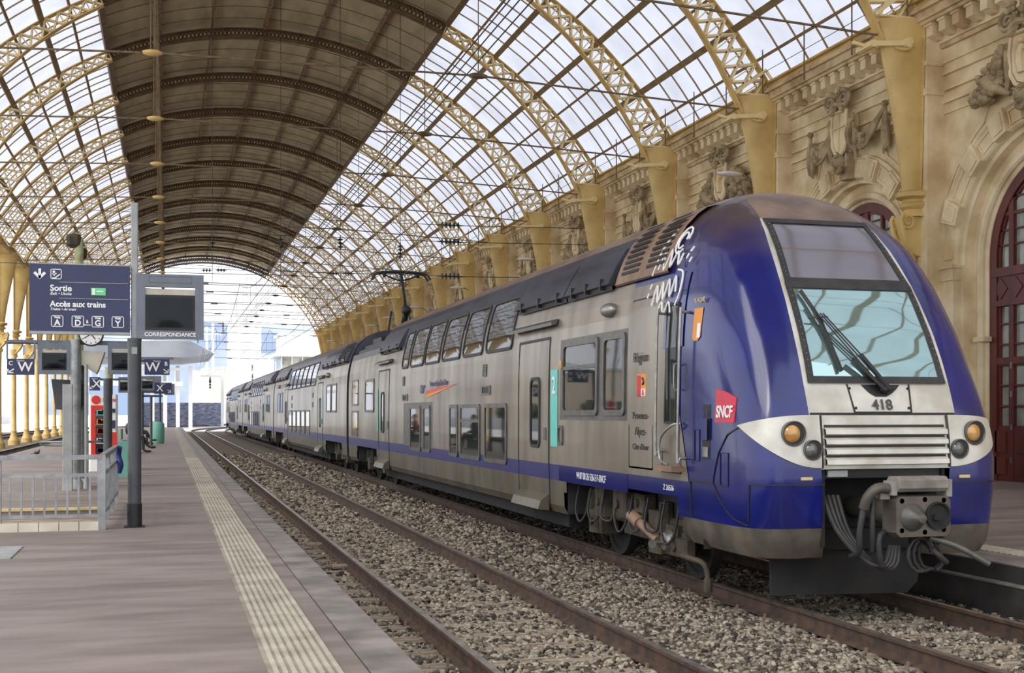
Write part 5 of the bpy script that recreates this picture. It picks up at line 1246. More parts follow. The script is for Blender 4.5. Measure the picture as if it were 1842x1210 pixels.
# correspondance monitor
def monitor(name, x, y, z0, z1, w_, lab, txt=None, side_=1, group=None, opening=(.12, .38), d=.42, grey='box_grey'):
    r = empty(name, (x, y, 0)); tag(r, lab, 'screen', group); H = z1-z0; b = MB(); t_ = w_*.13; zt, zb = z1-H*.20, z0+H*.13
    b.box(-w_/2, -w_/2+t_, -.04, .04, z0, z1); b.box(w_/2-t_, w_/2, -.04, .04, z0, z1); b.box(-w_/2+t_, w_/2-t_, -.04, .04, zt, z1); b.box(-w_/2+t_, w_/2-t_, -.04, .04, z0, zb); b.build('housing', grey, r)
    a = w_/2-t_*.95; b = MB(); b.box(-a, a, -.02, .05, zt-H*.12, zt-H*.03); b.box(-a, a, .0, .35, zb+.0, zt-H*.12) ; b.build('tube_casing', 'beige', r)
    b = MB(); b.box(-a, a, -.03, .01, zb+.005, zt-H*.12); c = b.build('bezel', 'black', r)
    P = []; x_a = a*.88; za, zc_ = zb+H*.05, zt-H*.16
    for i in range(7): P.append([(x_a*(-1+j/3), -.036-.02*(1-(j/3-1)**2)*(1-(i/3-1)**2), za+(zc_-za)*i/6) for j in range(7)])
    b = MB(); b.grid(P); b.build('screen_glass', 'screen', c, 60)
    if txt: text('lettering', txt, w_*.083, 'white', r, face_front(0, -.043, z0+H*.065), bold=.0015)
    return r
xa, xb = at(244, PY), at(365, PY)
mo = monitor('train_monitor', (xa+xb)/2+.01, PY-.03, 2.865, 3.715, xb-xa, 'grey framed monitor marked CORRESPONDANCE fixed right of the dark post', 'CORRESPONDANCE')
b = MB(); w_ = .27
for q in ((-w_, w_, 3.60, 3.605), (-w_, w_, 3.68, 3.685), (-w_, -w_+.005, 3.60, 3.685), (w_-.005, w_, 3.60, 3.685)): b.box(q[0], q[1], -.043, -.04, q[2], q[3])
b.build('cover_plate', 'frame_grey', mo)
# railing of the stair opening
r = empty('stair_railing', (-.81, 16.5, 0)); tag(r, 'grey painted metal railing with vertical bars around the stair opening', 'railing')
zt = PZ+.96; zb = PZ+.16; dxl = -3.3
b = MB(); b.box(dxl, .0, -.035, .035, zt-.06, zt); b.box(dxl, 0, -.02, .02, zt-.36+.04, zt-.36+.08) if False else b.box(dxl, 0, -.02, .02, zt-.28, zt-.235); b.box(dxl, 0, -.02, .02, zb, zb+.045); b.build('rail_bar', 'galv', r)
b = MB(); b.box(-.035, .035, .0, 4.8, zt-.06, zt); b.box(-.02, .02, 0, 4.8, zt-.28, zt-.235); b.box(-.02, .02, 0, 4.8, zb, zb+.045); b.build('rail_bar', 'galv', r)
for x in (0, -1.22, -2.4):
    b = MB(); b.box(x-(.05 if x == 0 else .028), x+(.05 if x == 0 else .028), -.03, .03, PZ, zt); b.build('post', 'galv', r)
for y in (1.6, 3.2, 4.8):
    b = MB(); b.box(-.03, .03, y-.03, y+.03, PZ, zt); b.build('post', 'galv', r)
x = -.14
while x > dxl:
    if abs(x+1.22) > .05: b = MB(); b.box(x-.013, x+.013, -.013, .013, zb, zt-.24); b.build('bar', 'galv', r)
    x -= .136
y = .16
while y < 4.75: b = MB(); b.box(-.013, .013, y-.013, y+.013, zb, zt-.24); b.build('bar', 'galv', r); y += .16
b = MB(); b.tube([(-.75+.0, 20.8, 1.34), (-.76, 20.85, 1.2), (-.73, 20.8, 1.05), (-.75, 20.82, .92)], [.05, .04, .05, .03], 8); o = b.build('blue_rag', 'navy_cloth', smooth=60); tag(o, 'dark blue rag tied to the far end of the grey railing', 'cloth')
# ribbed plate at lower left
b = MB()
for i in range(6): b.box(at(-30, 13.9)+.0, at(30, 14.0), 13.0+.2*i, 13.16+.2*i, PZ+.001, PZ+.014)
o = b.build('tactile_plate', 'post_light'); o.location = (0, .45, 0); tag(o, 'pale ribbed tactile plates in the platform at the lower left corner', 'paving plate')
def far_support(r, x, y, zb, zt):
    xp = at(242, y)-x; b = MB(); b.box(min(xp, 0), max(xp, 0), .06, .12, zt-.04, zt+.02); b.box(xp-.05, xp+.05, .04, .14, PZ, zt+.02); b.build('support', 'post_dark', r)
# second gantry with poles, monitors, W signs
Y2 = 25.6
def pole(u, y, rad, z1, m, lab, sq=False, base=True, head=None, name='pole'):
    x = at(u, y); r = empty(name, (x, y, 0)); tag(r, lab, 'pole'); b = MB()
    if sq: b.bevbox(-rad, rad, -rad, rad, PZ, z1, .01)
    else: b.lathe([(rad, PZ), (rad, z1)], 14)
    b.build('shaft', m, r, 40)
    if base: b = MB(); b.lathe([(rad*1.6, PZ), (rad*1.6, PZ+.05), (rad*1.2, PZ+.18)], 14); b.build('foot', 'post_light', r, 40)
    return r
pole(122, Y2-.6, .09, pz(692, -2.2, Y2), 'post_light', 'short pale square post left of the grey round pole, behind the railing', True, False)
pole(136, Y2, .10, pz(610, -2, Y2), 'galv', 'grey round pole carrying the clock and monitors', base=True)
pole(142, Y2+1.6, .09, 5.55, 'pole_green', 'tall mottled pale green pole topped by the nearer square floodlight')
pole(196, 38, .11, pz(660, -2, 38), 'pole_green', 'pale green pole behind the red vending machine')
pole(155, Y2-.1, .035, pz(655, -2, Y2), 'post_light', 'thin light grey post left of the red vending machine')
pole(151, Y2+.4, .07, pz(655, -2, Y2), 'post_dark', 'dark post between the green pole and the red vending machine')
pole(194, 30, .10, pz(680, -2, 30), 'post_dark', 'dark bollard post in front of the red vending machine with a round label', base=False)
for u, v, y, lab in ((133, 432, Y2+1.6, 'square brown floodlight on the nearer tall green pole above the blue sign'), (146, 455, 34, 'smaller brown floodlight behind the nearer one above the blue sign')):
    x = at(u, y); z = pz(v, x, y); r = empty('floodlight', (x, y, 0)); tag(r, lab, 'lamp'); s = .16
    b = MB(); P = []
    for rr, zz in ((.09, -.16), (.155, -.10), (.17, .06), (.15, .11), (.08, .13)): P.append([(rr*cos(a)*(1.0), rr*sin(a), z+zz) for a in [pi/4+i*pi/2-.3+(.3 if k_ else 0)*2 for i in range(4) for k_ in (0, 1)]]+[(rr*cos(pi/4-.3), rr*sin(pi/4-.3), z+zz)])
    b.grid(P); b.add([p for p in P[0][:-1]], [tuple(range(8))]); b.add(P[-1][:-1], [tuple(range(8))]); b.build('housing', 'under', r)
    if y > 30: b = MB(); b.tube([(0, 0, PZ), (0, 0, z-.1)], .05, 10); b.build('mast', 'pole_green', r)
def mon(u0, u1, v0, v1, y, lab, **k):
    a, c = at(u0, y), at(u1, y); xm = (a+c)/2; r = monitor('train_monitor', xm, y, pz(v1, xm, y), pz(v0, xm, y), c-a, lab, group='small platform monitors', **k); b = MB(); (far_support(r, xm, y, 0, pz(v0, xm, y)-.05) if y > 30 else b.box(-.1, .1, .04, .12, pz(v0, xm, y)-.05, pz(v0, xm, y)+.02)); (b.build('clamp', 'post_dark', r) if y <= 30 else None); return r
mon(68, 128, 616, 673, Y2, 'grey framed monitor beside the left W sign, left of the green pole')
mon(194, 247, 616, 673, Y2, 'grey framed monitor just left of the dark post, next to the clock')
mon(213, 236, 678, 706, 44, 'small dark monitor under the right monitor, left of the dark post'); mon(252, 278, 677, 702, 44, 'small monitor seen just right of the dark post, beside the X sign')
# beige side-turned crt box between
a, c = at(147, Y2), at(188, Y2); b = MB(); z0_, z1_ = pz(672, a, Y2), pz(630, a, Y2); b.prism([(a, Y2, z1_), (c, Y2, z1_-.02), (c-.12, Y2, z1_-.38), (c-.16, Y2, z0_), (a, Y2, z0_+.18)], (0, .5, 0)); r = b.build('monitor_back', 'beige'); tag(r, 'beige back of a tube monitor between the two grey framed monitors', 'screen')
b = MB(); zz = pz(614, -2, Y2); b.box(at(12, Y2), at(246, Y2), Y2+.10, Y2+.22, zz-.05, zz+.03); o = b.build('gantry_beam', 'box_grey'); tag(o, 'grey crossbeam holding the second row of monitors and the clock', 'beam')
# clock
x = at(164, Y2); z = pz(601, x, Y2); r = empty('platform_clock', (x, Y2, 0)); tag(r, 'round white platform clock partly hidden under the blue sign', 'clock')
b = MB(); b.lathe([(.24, -.05), (.24, .05)], 28, (0, 0, z), 'y'); b.build('rim', 'black', r, 40); b = MB(); b.lathe([(.21, -.056), (.001, -.057)], 28, (0, 0, z), 'y'); f = b.build('dial', 'white', r)
b = MB(); fb(b, (0, -.06, z), (.08, -.06, z-.1), .02); fb(b, (0, -.06, z), (-.13, -.06, z-.08), .014)
for i in range(12): a = i*pi/6; b.bar((.16*sin(a), -.059, z+.16*cos(a)), (.195*sin(a), -.059, z+.195*cos(a)), .014, .003, up=(0, 1, 0))
b.build('hands', 'black', r)
def letter_sign(u0, u1, v0, v1, y, L_, small, lab, left_small, name='letter_sign'):
    a, c = at(u0, y), at(u1, y); x = (a+c)/2; za, zb = pz(v1, x, y), pz(v0, x, y); r = empty(name, (x, y, 0)); tag(r, lab, 'sign'); b = MB(); b.box(a-x, c-x, -.05, .05, za, zb); b.build('panel', 'sign_navy', r); H = zb-za
    if y < 30: b = MB(); zh = pz(614, -2, Y2); [b.box(q-.015, q+.015, .0, .03, zb, zh-.031) for q in (-.25, .25)]; b.box(-.3, .3, -.005, .09, zh-.03, zh-.005); b.build('hanger', 'box_grey', r)
    else: far_support(r, x, y, zb, zb-.06 if y > 40 else zb-.03)
    s = 1 if left_small else -1; text('lettering', L_, H*.82, 'white', r, face_front(s*(c-a)*.17, -.055, (za+zb)/2-H*.03), bold=.004)
    text('lettering', 'Repère', H*.15, 'white', r, face_front(s*(c-a)*.0, -.055, zb-H*.12))
    b = MB(); xs = -s*(c-a)*.36; fb(b, (xs+.06*s, -.054, za+H*.36), (xs-.05*s, -.054, za+H*.15), .022); fb(b, (xs-.06*s, -.054, za+H*.13), (xs+.05*s, -.054, za+H*.13), .022); fb(b, (xs-s*.05, -.054, za+H*.13), (xs-s*.05, -.054, za+H*.36), .022); b.build('arrow', 'white', r)
    if small: text('lettering', small, H*.36, 'white', r, face_front(xs, -.055, zb-H*.30), bold=.002)
    return r
letter_sign(13, 62, 645, 674, Y2, 'W', 'C', 'navy sign with letter W and small C at the far left', True)
letter_sign(260, 305, 646, 674, Y2+6, 'W', 'B', 'navy sign with letter W just right of the dark post', False)
letter_sign(161, 180, 678, 702, 42, 'X', '', 'small navy sign with letter X above the vending machine', True)
letter_sign(277, 309, 688, 708, 46, 'X', '', 'small navy sign with letter X right of the dark post, under the W sign', False)
for u0, u1, v, y, lab in ((258, 306, 645, Y2+6, 'right W'), (240, 300, 676, 46, 'right X')):
    pass
b = MB(); b.box(at(244, Y2+6), at(312, Y2+6), Y2+6.06, Y2+6.14, pz(646, 0, Y2+6), pz(642, 0, Y2+6)); o = b.build('sign_bracket', 'box_grey'); tag(o, 'grey bracket bar above the W sign right of the dark post', 'bracket')
# distant slatted sign boxes under the right W sign
for i, (u0, u1, v0, v1, y) in enumerate(((262, 290, 676, 694, 50), (296, 314, 690, 710, 54))):
    a, c = at(u0, y), at(u1, y); b = MB(); b.box(a, c, y, y+.4, pz(v1, a, y), pz(v0, a, y)); b.box(min(a, at(242, y)), a, y+.1, y+.16, pz(v0, a, y)-.06, pz(v0, a, y)); b.box(at(242, y)-.05, at(242, y)+.05, y+.05, y+.15, PZ, pz(v0, a, y)); o = b.build('signal_box', 'box_grey'); tag(o, 'grey box hanging %s the small X sign right of the dark post' % ('above left of', 'behind')[i], 'box')
# telephone hoods
x = at(130, Y2+.5); r = empty('phone_kiosk', (x, Y2+.5, 0)); tag(r, 'black hooded public phone kiosk behind the railing, left of the vending machine', 'kiosk')
b = MB(); za, zb = pz(738, x, Y2), pz(681, x, Y2)
b.prism([(-.38, -.2, zb), (.30, -.2, zb-.03), (.24, -.2, zb-.08), (.22, -.2, za+.25), (.10, -.2, za), (-.30, -.2, za+.02)], (0, .5, 0)); b.build('hood', 'post_dark', r)
b = MB(); b.box(.0, .26, -.24, -.2, za+.1, zb-.1); 
for i in range(4): b.box(.02, .24, -.26, -.24, zb-.18-.1*i, zb-.14-.1*i)
b.build('phone_set', 'black', r); b = MB(); b.box(-.06, .16, 0, .2, PZ, za+.1); b.build('pedestal', 'galv', r)
b = MB(); P = [(-.55, -.4, PZ+.92), (.2, -.5, PZ+.92), (.55, -.2, PZ+.92)]; b.tube(P, .022, 8); b.tube([(-.55, -.4, PZ+.92), (-.5, -.1, PZ+.85), (.3, -.1, PZ+.85)], .022, 8); b.build('hoop_rail', 'galv', r, 50)
# vending machine
y = 33; x0_, x1_ = at(160, y), at(210, y); zt_ = pz(709, x0_, y); r = empty('vending_machine', ((x0_+x1_)/2, y, 0)); tag(r, 'red and white vending machine standing on the platform behind the railing', 'vending machine'); hw = (x1_-x0_)/2
b = MB(); b.bevbox(-hw, hw, 0, .8, PZ, zt_, .03); b.build('cabinet', 'white', r)
b = MB(); b.box(-hw+.05, hw*.35, -.03, 0, PZ+.35, zt_-.28); b.build('door', 'red', r)
b = MB(); b.box(-hw+.16, hw*.12, -.04, -.03, PZ+.45, zt_-.42); gw = b.build('window', 'glass_dark', r)
rr = random.Random(4)
cols_ = ['sign_navy', 'white', 'cloth_red', 'orange', 'teal']
for i in range(5):
    b = MB(); b.box(-hw+.17, hw*.11, -.055, -.04, PZ+.47+.24*i, PZ+.485+.24*i)
    for j in range(7): xx = -hw+.19+j*(hw*1.12-.2)/7; b.box(xx, xx+.05, -.052, -.04, PZ+.49+.24*i, PZ+.58+.24*i+.04*rr.random())
    b.build('product_row', cols_[i], r)
b = MB(); b.box(hw*.35, hw, -.02, 0, PZ+.3, PZ+1.0); b.build('side_panel', 'red', r)
b = MB(); b.box(hw*.45, hw*.9, -.03, 0, PZ+1.1, PZ+1.3); b.box(hw*.45, hw*.9, -.03, 0, PZ+1.5, PZ+1.6); b.build('payment_panel', 'sign_navy', r)
b = MB(); b.lathe([(.11, -.02), (.001, -.021)], 16, (-hw*.05-.15, 0, zt_-.14), 'y'); b.build('round_logo', 'red', r)
text('lettering', 'Selecta', .12, 'red_logo', r, face_front(.16, -.012, zt_-.14), bold=.003)
# teal bin and benches behind
b = MB(); x = at(226, 30); b.bevbox(x-.16, x+.16, 30, 30.3, PZ, PZ+.82, .04); o = b.build('waste_bin', 'bin_green'); tag(o, 'pale green waste bin partly behind the dark post', 'bin')
for i, (u, y) in enumerate(((285, 62), (279, 66))):
    x = at(u, y); b = MB(); b.lathe([(.24, PZ), (.28, PZ+.1), (.28, PZ+.95), (.2, PZ+1.05)], 10, (x, y, 0)); o = b.build('waste_bin', 'bin_green', smooth=40); tag(o, 'round green bin far along the platform, %s of the pair' % ('nearer', 'farther')[i], 'bin')
for i, (u, y, h_) in enumerate(((272, 58, 2.3), (288, 70, 2.8), (256, 52, 2.4))):
    x = at(u, y); b = MB(); b.tube([(x, y, PZ), (x, y, PZ+h_)], .06, 8); b.box(x-.5, x+.5, y-.05, y+.05, PZ+h_-.1, PZ+h_); o = b.build('sign_stand', 'post_dark'); tag(o, 'distant dark post with a short crossbar on the platform, %s of three' % ('middle', 'farthest', 'nearest')[i], 'post')
# people
def person(name, pts, radii, edges, m, lab, extra=()):
    me = bpy.data.meshes.new(name); me.from_pydata(pts, edges, []); o = bpy.data.objects.new(name, me); C.objects.link(o)
    md = o.modifiers.new('skin', 'SKIN'); md.use_smooth_shade = True
    for v, r_ in zip(me.skin_vertices[0].data, radii): v.radius = (r_, r_) if not isinstance(r_, tuple) else r_
    me.skin_vertices[0].data[0].use_root = True
    o.modifiers.new('sub', 'SUBSURF').levels = 1; me.materials.append(M[m]); return o
def seated(x, y, zg, face_x, shirt, lab, cross=True):
    # face_x = +1: sitting facing +x
    f = face_x; root = empty('person', (x, y, zg)); tag(root, lab, 'person')
    P = [(0, 0, .50), (-.03*f, 0, .72), (-.05*f, 0, .95), (-.03*f, 0, 1.10), (.0, 0, 1.18),           # 0-4 pelvis, waist, chest, neck
         (.06*f, -.10, .52), (.42*f, -.10, .54), (.44*f, -.10, .10), (.55*f, -.10, .05),              # right leg
         (.06*f, .10, .52), (.40*f, .02, .62), (.58*f, -.02, .26), (.68*f, -.02, .20),                # crossed left leg
         (-.04*f, -.19, 1.02), (.02*f, -.25, .76), (.24*f, -.16, .66), (-.04*f, .19, 1.02), (.02*f, .25, .76), (.24*f, .16, .68)]
    E_ = [(0,1),(1,2),(2,3),(3,4),(0,5),(5,6),(6,7),(7,8),(0,9),(9,10),(10,11),(11,12),(2,13),(13,14),(14,15),(2,16),(16,17),(17,18)]
    Rr = [.15,.13,.15,.06,.05,.095,.07,.05,.04,.095,.07,.05,.04,.06,.045,.035,.06,.045,.035]
    o = person('body', P, Rr, E_, 'cloth_dark', ''); o.parent = root
    b = MB(); b.lathe([(.13, .68), (.165, .8), (.18, .98), (.12, 1.08), (.06, 1.11)], 12, (-.04*f, 0, 0)); b.build('shirt', shirt, root, 60)
    b = MB(); b.ball((.02*f, 0, 1.27), .10, 12, 10, (1, .8, 1.2)); b.ball((.12*f, 0, 1.26), .018, 6, 5); b.ball((.01, -.085, 1.27), .02, 6, 5, (1, .5, 1.4)); b.build('head', 'skin', root, 60)
    b = MB(); b.ball((-.01*f, 0, 1.31), .108, 12, 10, (1, .85, 1)); b.build('hair', 'hair', root, 60)
    for q in ((.30*f, -.15, .66), (.30*f, .15, .68)):
        b = MB(); b.ball((q[0], q[1], q[2]), .045, 8, 6, (1.1, .8, .5))
        for i in range(4): b.tube([(q[0]+.03*f, q[1]-.03+.02*i, q[2]), (q[0]+.085*f, q[1]-.03+.02*i, q[2]-.012), (q[0]+.10*f, q[1]-.03+.02*i, q[2]-.035)], .009, 5)
        b.tube([(q[0], q[1]+.03, q[2]), (q[0]+.05*f, q[1]+.055, q[2]-.01)], .010, 5); b.build('hand', 'skin', root, 60)
    for q in ((.60*f, -.10, .045), (.76*f, -.02, .19)):
        b = MB(); b.ball(q, .05, 8, 6, (2.6, .9, .9)); b.build('shoe', 'shoe', root, 60)
    return root
def bench(x, y, L, lab, f=1):
    r = empty('bench', (x, y, PZ)); tag(r, lab, 'bench'); b = MB(); b.box(-.25, .2, -L/2, L/2, .42, .46); b.build('seat', 'bin_green', r); b = MB(); b.box(-.27, -.23, -L/2, L/2, .5, .9); b.build('backrest', 'bin_green', r)
    for s in (-1, 1): b = MB(); b.box(-.2, .15, s*L/2*.8-.03, s*L/2*.8+.03, 0, .43); b.build('leg', 'post_dark', r)
x = at(236, 47.5); bench(x-.1, 47.8, 1.6, 'pale green bench mostly hidden behind the dark post'); seated(x, 47.5, PZ+.02, 1, 'cloth_dark', 'seated person with crossed legs hidden behind the dark post, dark shoe showing')
x = at(247, 60); bench(x-.1, 60.2, 1.6, 'distant bench right of the dark post'); seated(x, 60, PZ+.02, 1, 'cloth_red', 'distant seated person in red top right of the dark post')
# pigeon on the left platform edge
b = MB(); x = -4.85; y = at(0, 1) * 0+27.5; y = 46; x = at(66, y); b.ball((x, y, PZ+.09), .07, 8, 6, (1.5, .8, .8)); b.ball((x+.08, y, PZ+.16), .035, 6, 5); b.bar((x-.1, y, PZ+.07), (x-.18, y, PZ+.05), .05, .02); b.bar((x, y, PZ), (x, y, PZ+.05), .01); o = b.build('pigeon', 'cloth_dark', smooth=60); tag(o, 'small dark pigeon standing on the left part of the platform', 'bird')

# ------------------------------------------------------------------ overhead line
def insulator(x, y, z, axis='x', n=4, s=1.0, lab='', parent=None):
    b = MB(); prof = []
    for i in range(n): q = (i-(n-1)/2)*.16*s; prof += [(.03*s, q-.05*s), (.12*s, q-.02*s), (.13*s, q+.0*s), (.03*s, q+.04*s)]
    prof = [(.015, -n*.11*s)]+prof+[(.015, n*.11*s)]
    if axis == 'z': b.lathe(prof, 12)
    else: b.lathe(prof, 12, ax='x')
    o = b.build('insulator', 'insul', smooth=40, loc=(x, y, z)); tag(o, lab, 'insulator', 'catenary insulators'); return o
YS = 48.4
for v, nm in ((405, 'upper'), (435, 'middle'), (497, 'lower')):
    x = at(810, YS); z = pz(v, x, YS); insulator(x, YS, z, 'x', 5, 1.05, 'dark horizontal insulator string, %s of the stack left of the facade columns' % nm)
    b = MB(); b.tube([(x+.5, YS, z), (16.8, YS, z+.1)], .015, 5); b.tube([(x-.5, YS, z), (-8.6, YS, z+(.0))], .012, 5); o = b.build('span_wire', 'wire'); tag(o, '%s cross-span wire of the nearest overhead line support' % nm, 'wire')
for u, v, n, nm in ((720, 452, 4, 'above the pantograph'), (612, 437, 3, 'left of the one above the pantograph'), (505, 437, 3, 'in front of the brown ceiling edge'), (382, 440, 2, 'near the crown of the brown ceiling')):
    x = at(u, YS); z = pz(v, x, YS); insulator(x, YS, z, 'z', n, .9, 'dark hanging insulator %s' % nm)
    b = MB(); b.tube([(x, YS, z+.4), (x, YS, min(18.2, z+12))], .012, 5); b.tube([(x, YS, z-.35), (x, YS, z-1.4)], .012, 5); o = b.build('hanger_wire', 'wire'); tag(o, 'thin wire carrying the hanging insulator %s' % nm, 'wire')
Y3 = 92
for u, v, nm in ((600, 492, 'left part'), (627, 492, 'right part'), (372, 486, 'left part under the arch crown'), (398, 486, 'right part under the arch crown')):
    x = at(u, Y3); insulator(x, Y3, pz(v, x, Y3), 'x', 3, 1.3, 'distant horizontal insulator, %s of its wire' % nm)
b = MB(); x = at(600, Y3); z = pz(492, x, Y3); b.tube([(-8, Y3, z+.6), (x, Y3, z), (16.5, Y3, z+.6)], .02, 5); o = b.build('span_wire', 'wire'); tag(o, 'distant cross-span wire in front of the open shed end', 'wire')
for i, (X, Hh, nm) in enumerate(((7.55, 9.45, 'left'), (7.85, 9.55, 'middle'), (8.1, 9.5, 'right'))):
    b = MB(); b.tube([(X, 20, CAMZ+Hh), (X, 140, CAMZ+Hh)], .018, 5); o = b.build('feeder_wire', 'wire'); tag(o, 'long high feeder wire running the length of the shed, %s of three' % nm, 'wire')
for X, nm in ((XT, 'train track'), (XN, 'empty track')):
    b = MB(); b.tube([(X, 31, 5.95 if X == XT else 6.1), (X, 140, 5.95 if X == XT else 6.1)], .012, 5); y = 34
    z0c = 6.1 if X != XT else 6.02
    n = 12
    for k in range(4):
        ya = 48.4-22+k*29; pts = [(X, ya+29*i/n, z0c+.35+1.1*(2*i/n-1)**2) for i in range(n+1)]; b.tube([p for p in pts if p[1] > 31], .012, 5)
        for p in pts[1:-1:2]:
            if p[1] > 33: b.tube([p, (X, p[1], z0c)], .006, 4)
    o = b.build('contact_wire', 'wire'); tag(o, 'catenary and contact wire above the %s' % nm, 'wire')

# ------------------------------------------------------------------ outside, beyond the shed
rng = random.Random(11)
def hill(y, base, amp, x0, x1, seed, nm, lab):
    rr = random.Random(seed); P = []; n = 60; hs = []
    for i in range(n+1): x = x0+(x1-x0)*i/n; hs.append((x, base+amp*(sin(i*.11+seed)+.35*sin(i*.41+seed*2)+.12*sin(i*1.3))))
    for t, yy in ((0, -60), (.45, 0), (.8, 60), (1, 140), (.6, 400)): P.append([(x, y+yy*(1+.1*sin(x*.01)), -1+h*t) for x, h in hs])
    b = MB(); b.grid(P); o = b.build(nm, 'hill', smooth=80); struct(o); o['label'] = lab; return o
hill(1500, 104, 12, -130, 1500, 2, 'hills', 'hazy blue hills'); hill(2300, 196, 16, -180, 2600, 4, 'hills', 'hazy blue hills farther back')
# town blocks on the slopes
def block(x, y, w_, d, h, lab, m='far_white', fl=None, name='apartment_block', z0=-.3):
    r = empty(name, (x, y, z0)); tag(r, lab, 'building'); b = MB(); b.box(-w_/2, w_/2, 0, d, 0, h); b.build('walls', m, r); b = MB(); b.box(-w_/2-.3, w_/2+.3, -.3, d, h, h+.5); b.build('roof', 'far_grey', r)
    fl = fl or max(2, int(h/3.2)); b = MB(); k = max(2, int(w_/3))
    for i in range(fl):
        for j in range(k): xx = -w_/2+w_*(j+.3)/k; zz = h*(i+.35)/fl; b.box(xx, xx+w_/k*.4, -.05, .05, zz, zz+h/fl*.42)
    tag(b.build('windows', 'far_grey', r), kind=None); return r
YT = 420; xt0, xt1 = at(413, YT), at(470, YT); block((xt0+xt1)/2, YT, xt1-xt0, 16, pz(498, xt0, YT), 'tall white tower block seen through the open end of the shed', fl=22, name='tower_block')
for i in range(16):
    y = 500+rng.uniform(0, 500); u = [372, 384, 398, 478, 492, 505, 520, 536, 548, 560, 377, 405, 486, 512, 530, 555][i]; x = at(u, y); h = max(8, pz(665+rng.uniform(-35, 30), x, y)); w_ = rng.uniform(9, 18)
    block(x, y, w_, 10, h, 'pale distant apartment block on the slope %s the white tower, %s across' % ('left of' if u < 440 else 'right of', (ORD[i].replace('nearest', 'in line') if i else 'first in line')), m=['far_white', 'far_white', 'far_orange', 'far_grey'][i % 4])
# signal cabin at the right of the opening
YC_ = 175; r = empty('signal_cabin', (at(545, YC_), YC_, -.2)); tag(r, 'white signal cabin with a flat overhanging roof beyond the shed end', 'building')
zr_ = pz(640, 18, YC_); zt2 = pz(600, 18, YC_); hw = (at(590, YC_)-at(505, YC_))/2
b = MB(); b.box(-hw*.95, hw*1.4, 0, 9, 0, zr_-1.6); b.build('walls', 'far_white', r)
b = MB(); b.box(-hw*1.2, hw*1.5, -1.2, 10, zr_+.1, zr_+.6); b.box(-hw*.9, hw*1.4, .5, 9, zr_+.6, zt2); b.box(-hw*1.0, hw*1.45, .3, 9.2, zt2, zt2+.3); b.build('roof', 'far_white', r)
b = MB(); b.box(-hw*.9, hw*1.35, .1, 8.8, zr_-1.6, zr_+.1); b.build('window_band', 'glass_pale', r)
b = MB()
for i in range(6): xx = -hw*.9+hw*2.2*i/5; b.box(xx-.08, xx+.08, -.05, .1, zr_-1.6, zr_+.1)
b.build('mullion', 'far_white', r)
# canopy to the left of the opening
YK = 165; r = empty('platform_canopy', (0, 0, 0)); tag(r, 'grey platform canopy with sloping roof beyond the shed end', 'canopy')
b = MB(); xl, xr = at(250, YK), at(386, YK); zc1, zc2 = pz(612, xl, YK), pz(636, xr, YK)
b.prism([(xl-14, YK, zc1-.8), (xl+2, YK, zc1), (xr-3, YK, zc2+1.6), (xr, YK, zc2), (xr-4, YK, zc2-.5), (xl-14, YK, zc1-2.2)], (0, 26, 0)); b.build('roof', 'canopy_grey', r)
b = MB(); b.box(xl-8, xr-4, YK+2, YK+3, zc2-4.2, zc2-3.6); b.box(xl-8, xr-4, YK+2, YK+3, zc2-2.2, zc2-1.8)
for i in range(12): xx = xl-6+(xr-xl+1)*i/11; b.box(xx-.1, xx+.1, YK+1.9, YK+2.4, zc2-4, zc2-1.8)
b.build('girder', 'far_white', r)
for i in range(5): b = MB(); xx = xl+(xr-xl-3)*i/4; b.box(xx-.25, xx+.25, YK+3, YK+3.6, -.3, zc2-1.5); b.build('pillar', 'far_white', r)
b = MB(); b.box(xl-2, xr+2, YK+27, YK+28, -.3, 3.4); b.build('back_wall', 'far_blue', r)
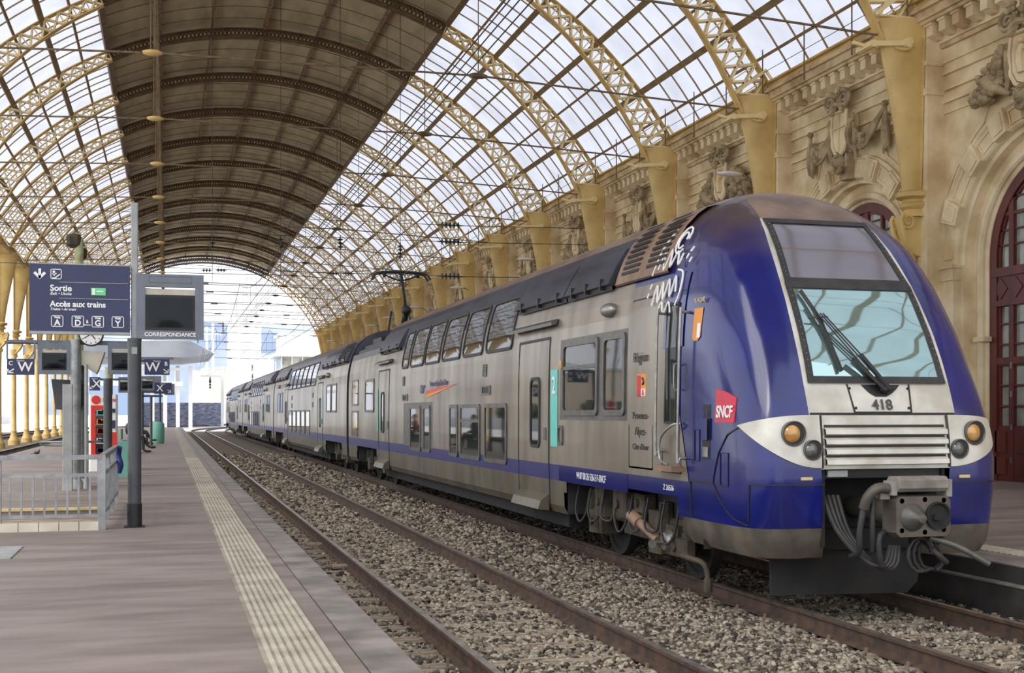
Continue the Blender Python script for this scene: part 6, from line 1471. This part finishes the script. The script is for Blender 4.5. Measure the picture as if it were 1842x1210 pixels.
# white masts and gantries
for i, (u, y, v1) in enumerate(((400, 190, 655), (383, 230, 560), (470, 260, 655), (562, 200, 690), (372, 260, 585), (440, 300, 640), (482, 210, 700))):
    x = at(u, y); z1 = pz(v1, x, y); r = empty('overhead_mast', (x, y, -.3)); tag(r, 'pale overhead line mast beyond the shed end, %s in depth' % ORD[i], 'mast')
    b = MB(); b.box(-.22, .22, -.22, .22, 0, z1); b.build('mast', 'far_white', r); b = MB(); b.box(-3.2, 3.2, -.1, .1, z1-1.6, z1-1.4); b.bar((-2.5, 0, z1-1.5), (0, 0, z1-.2), .1); b.bar((2.5, 0, z1-1.5), (0, 0, z1-.2), .1); b.build('cross_arm', 'far_white', r)
    b = MB(); b.lathe([(.05, z1-3.4), (.2, z1-3.2), (.05, z1-3.0), (.2, z1-2.8), (.05, z1-2.6), (.2, z1-2.4), (.05, z1-1.5)], 8, (1.8 if i % 2 else -1.8, 0, 0)); b.build('insulator', 'insul', r)
for i in range(9):
    y = 150+i*18; v = [512, 527, 548, 566, 583, 600, 616, 630, 645][i]; x = at(460, y); z = pz(v, x, y); b = MB(); b.tube([(x-30, y, z+.5), (x, y, z), (x+30, y, z+.5)], .05, 4)
    for q in (-6, 5): b.box(x+q-.5, x+q+.5, y-.06, y+.06, z-.08, z+.16)
    o = b.build('span_wire', 'wire'); tag(o, 'overhead span wire outside beyond the shed, %s in depth' % ORD[i], 'wire')
# left side: low wall, hedge, cars, houses beyond the columns
b = MB(); b.box(-30, -29.6, 60, 260, -.3, 1.2); o = b.build('boundary_wall', 'far_grey'); tag(o, 'low pale boundary wall beyond the left tracks', 'wall')
rng = random.Random(5)
for i, (x, y) in enumerate(((-34, 120), (-33, 150), (-32, 105))):
    b = MB()
    for k in range(160): b.ball((x+rng.uniform(-1.2, 1.2), y+rng.uniform(-7, 7), rng.uniform(.2, 3.0)), rng.uniform(.4, .8), 6, 4)
    o = b.build('hedge', 'leaf'); tag(o, 'green hedge beyond the left tracks, %s of three seen between the columns' % ('middle', 'farthest', 'nearest')[i], 'hedge')
for i, (x, y, w_, d, h, m_) in enumerate(((-52, 150, 16, 60, 9, 'far_orange'), (-60, 240, 20, 60, 16, 'far_white'), (-50, 90, 14, 40, 12, 'far_white'))):
    block(x, y, w_, d, h, ('pale orange house beyond the left hedge', 'tall white building at the far left behind the columns', 'white building left of the orange house')[i], m=m_, name='house')
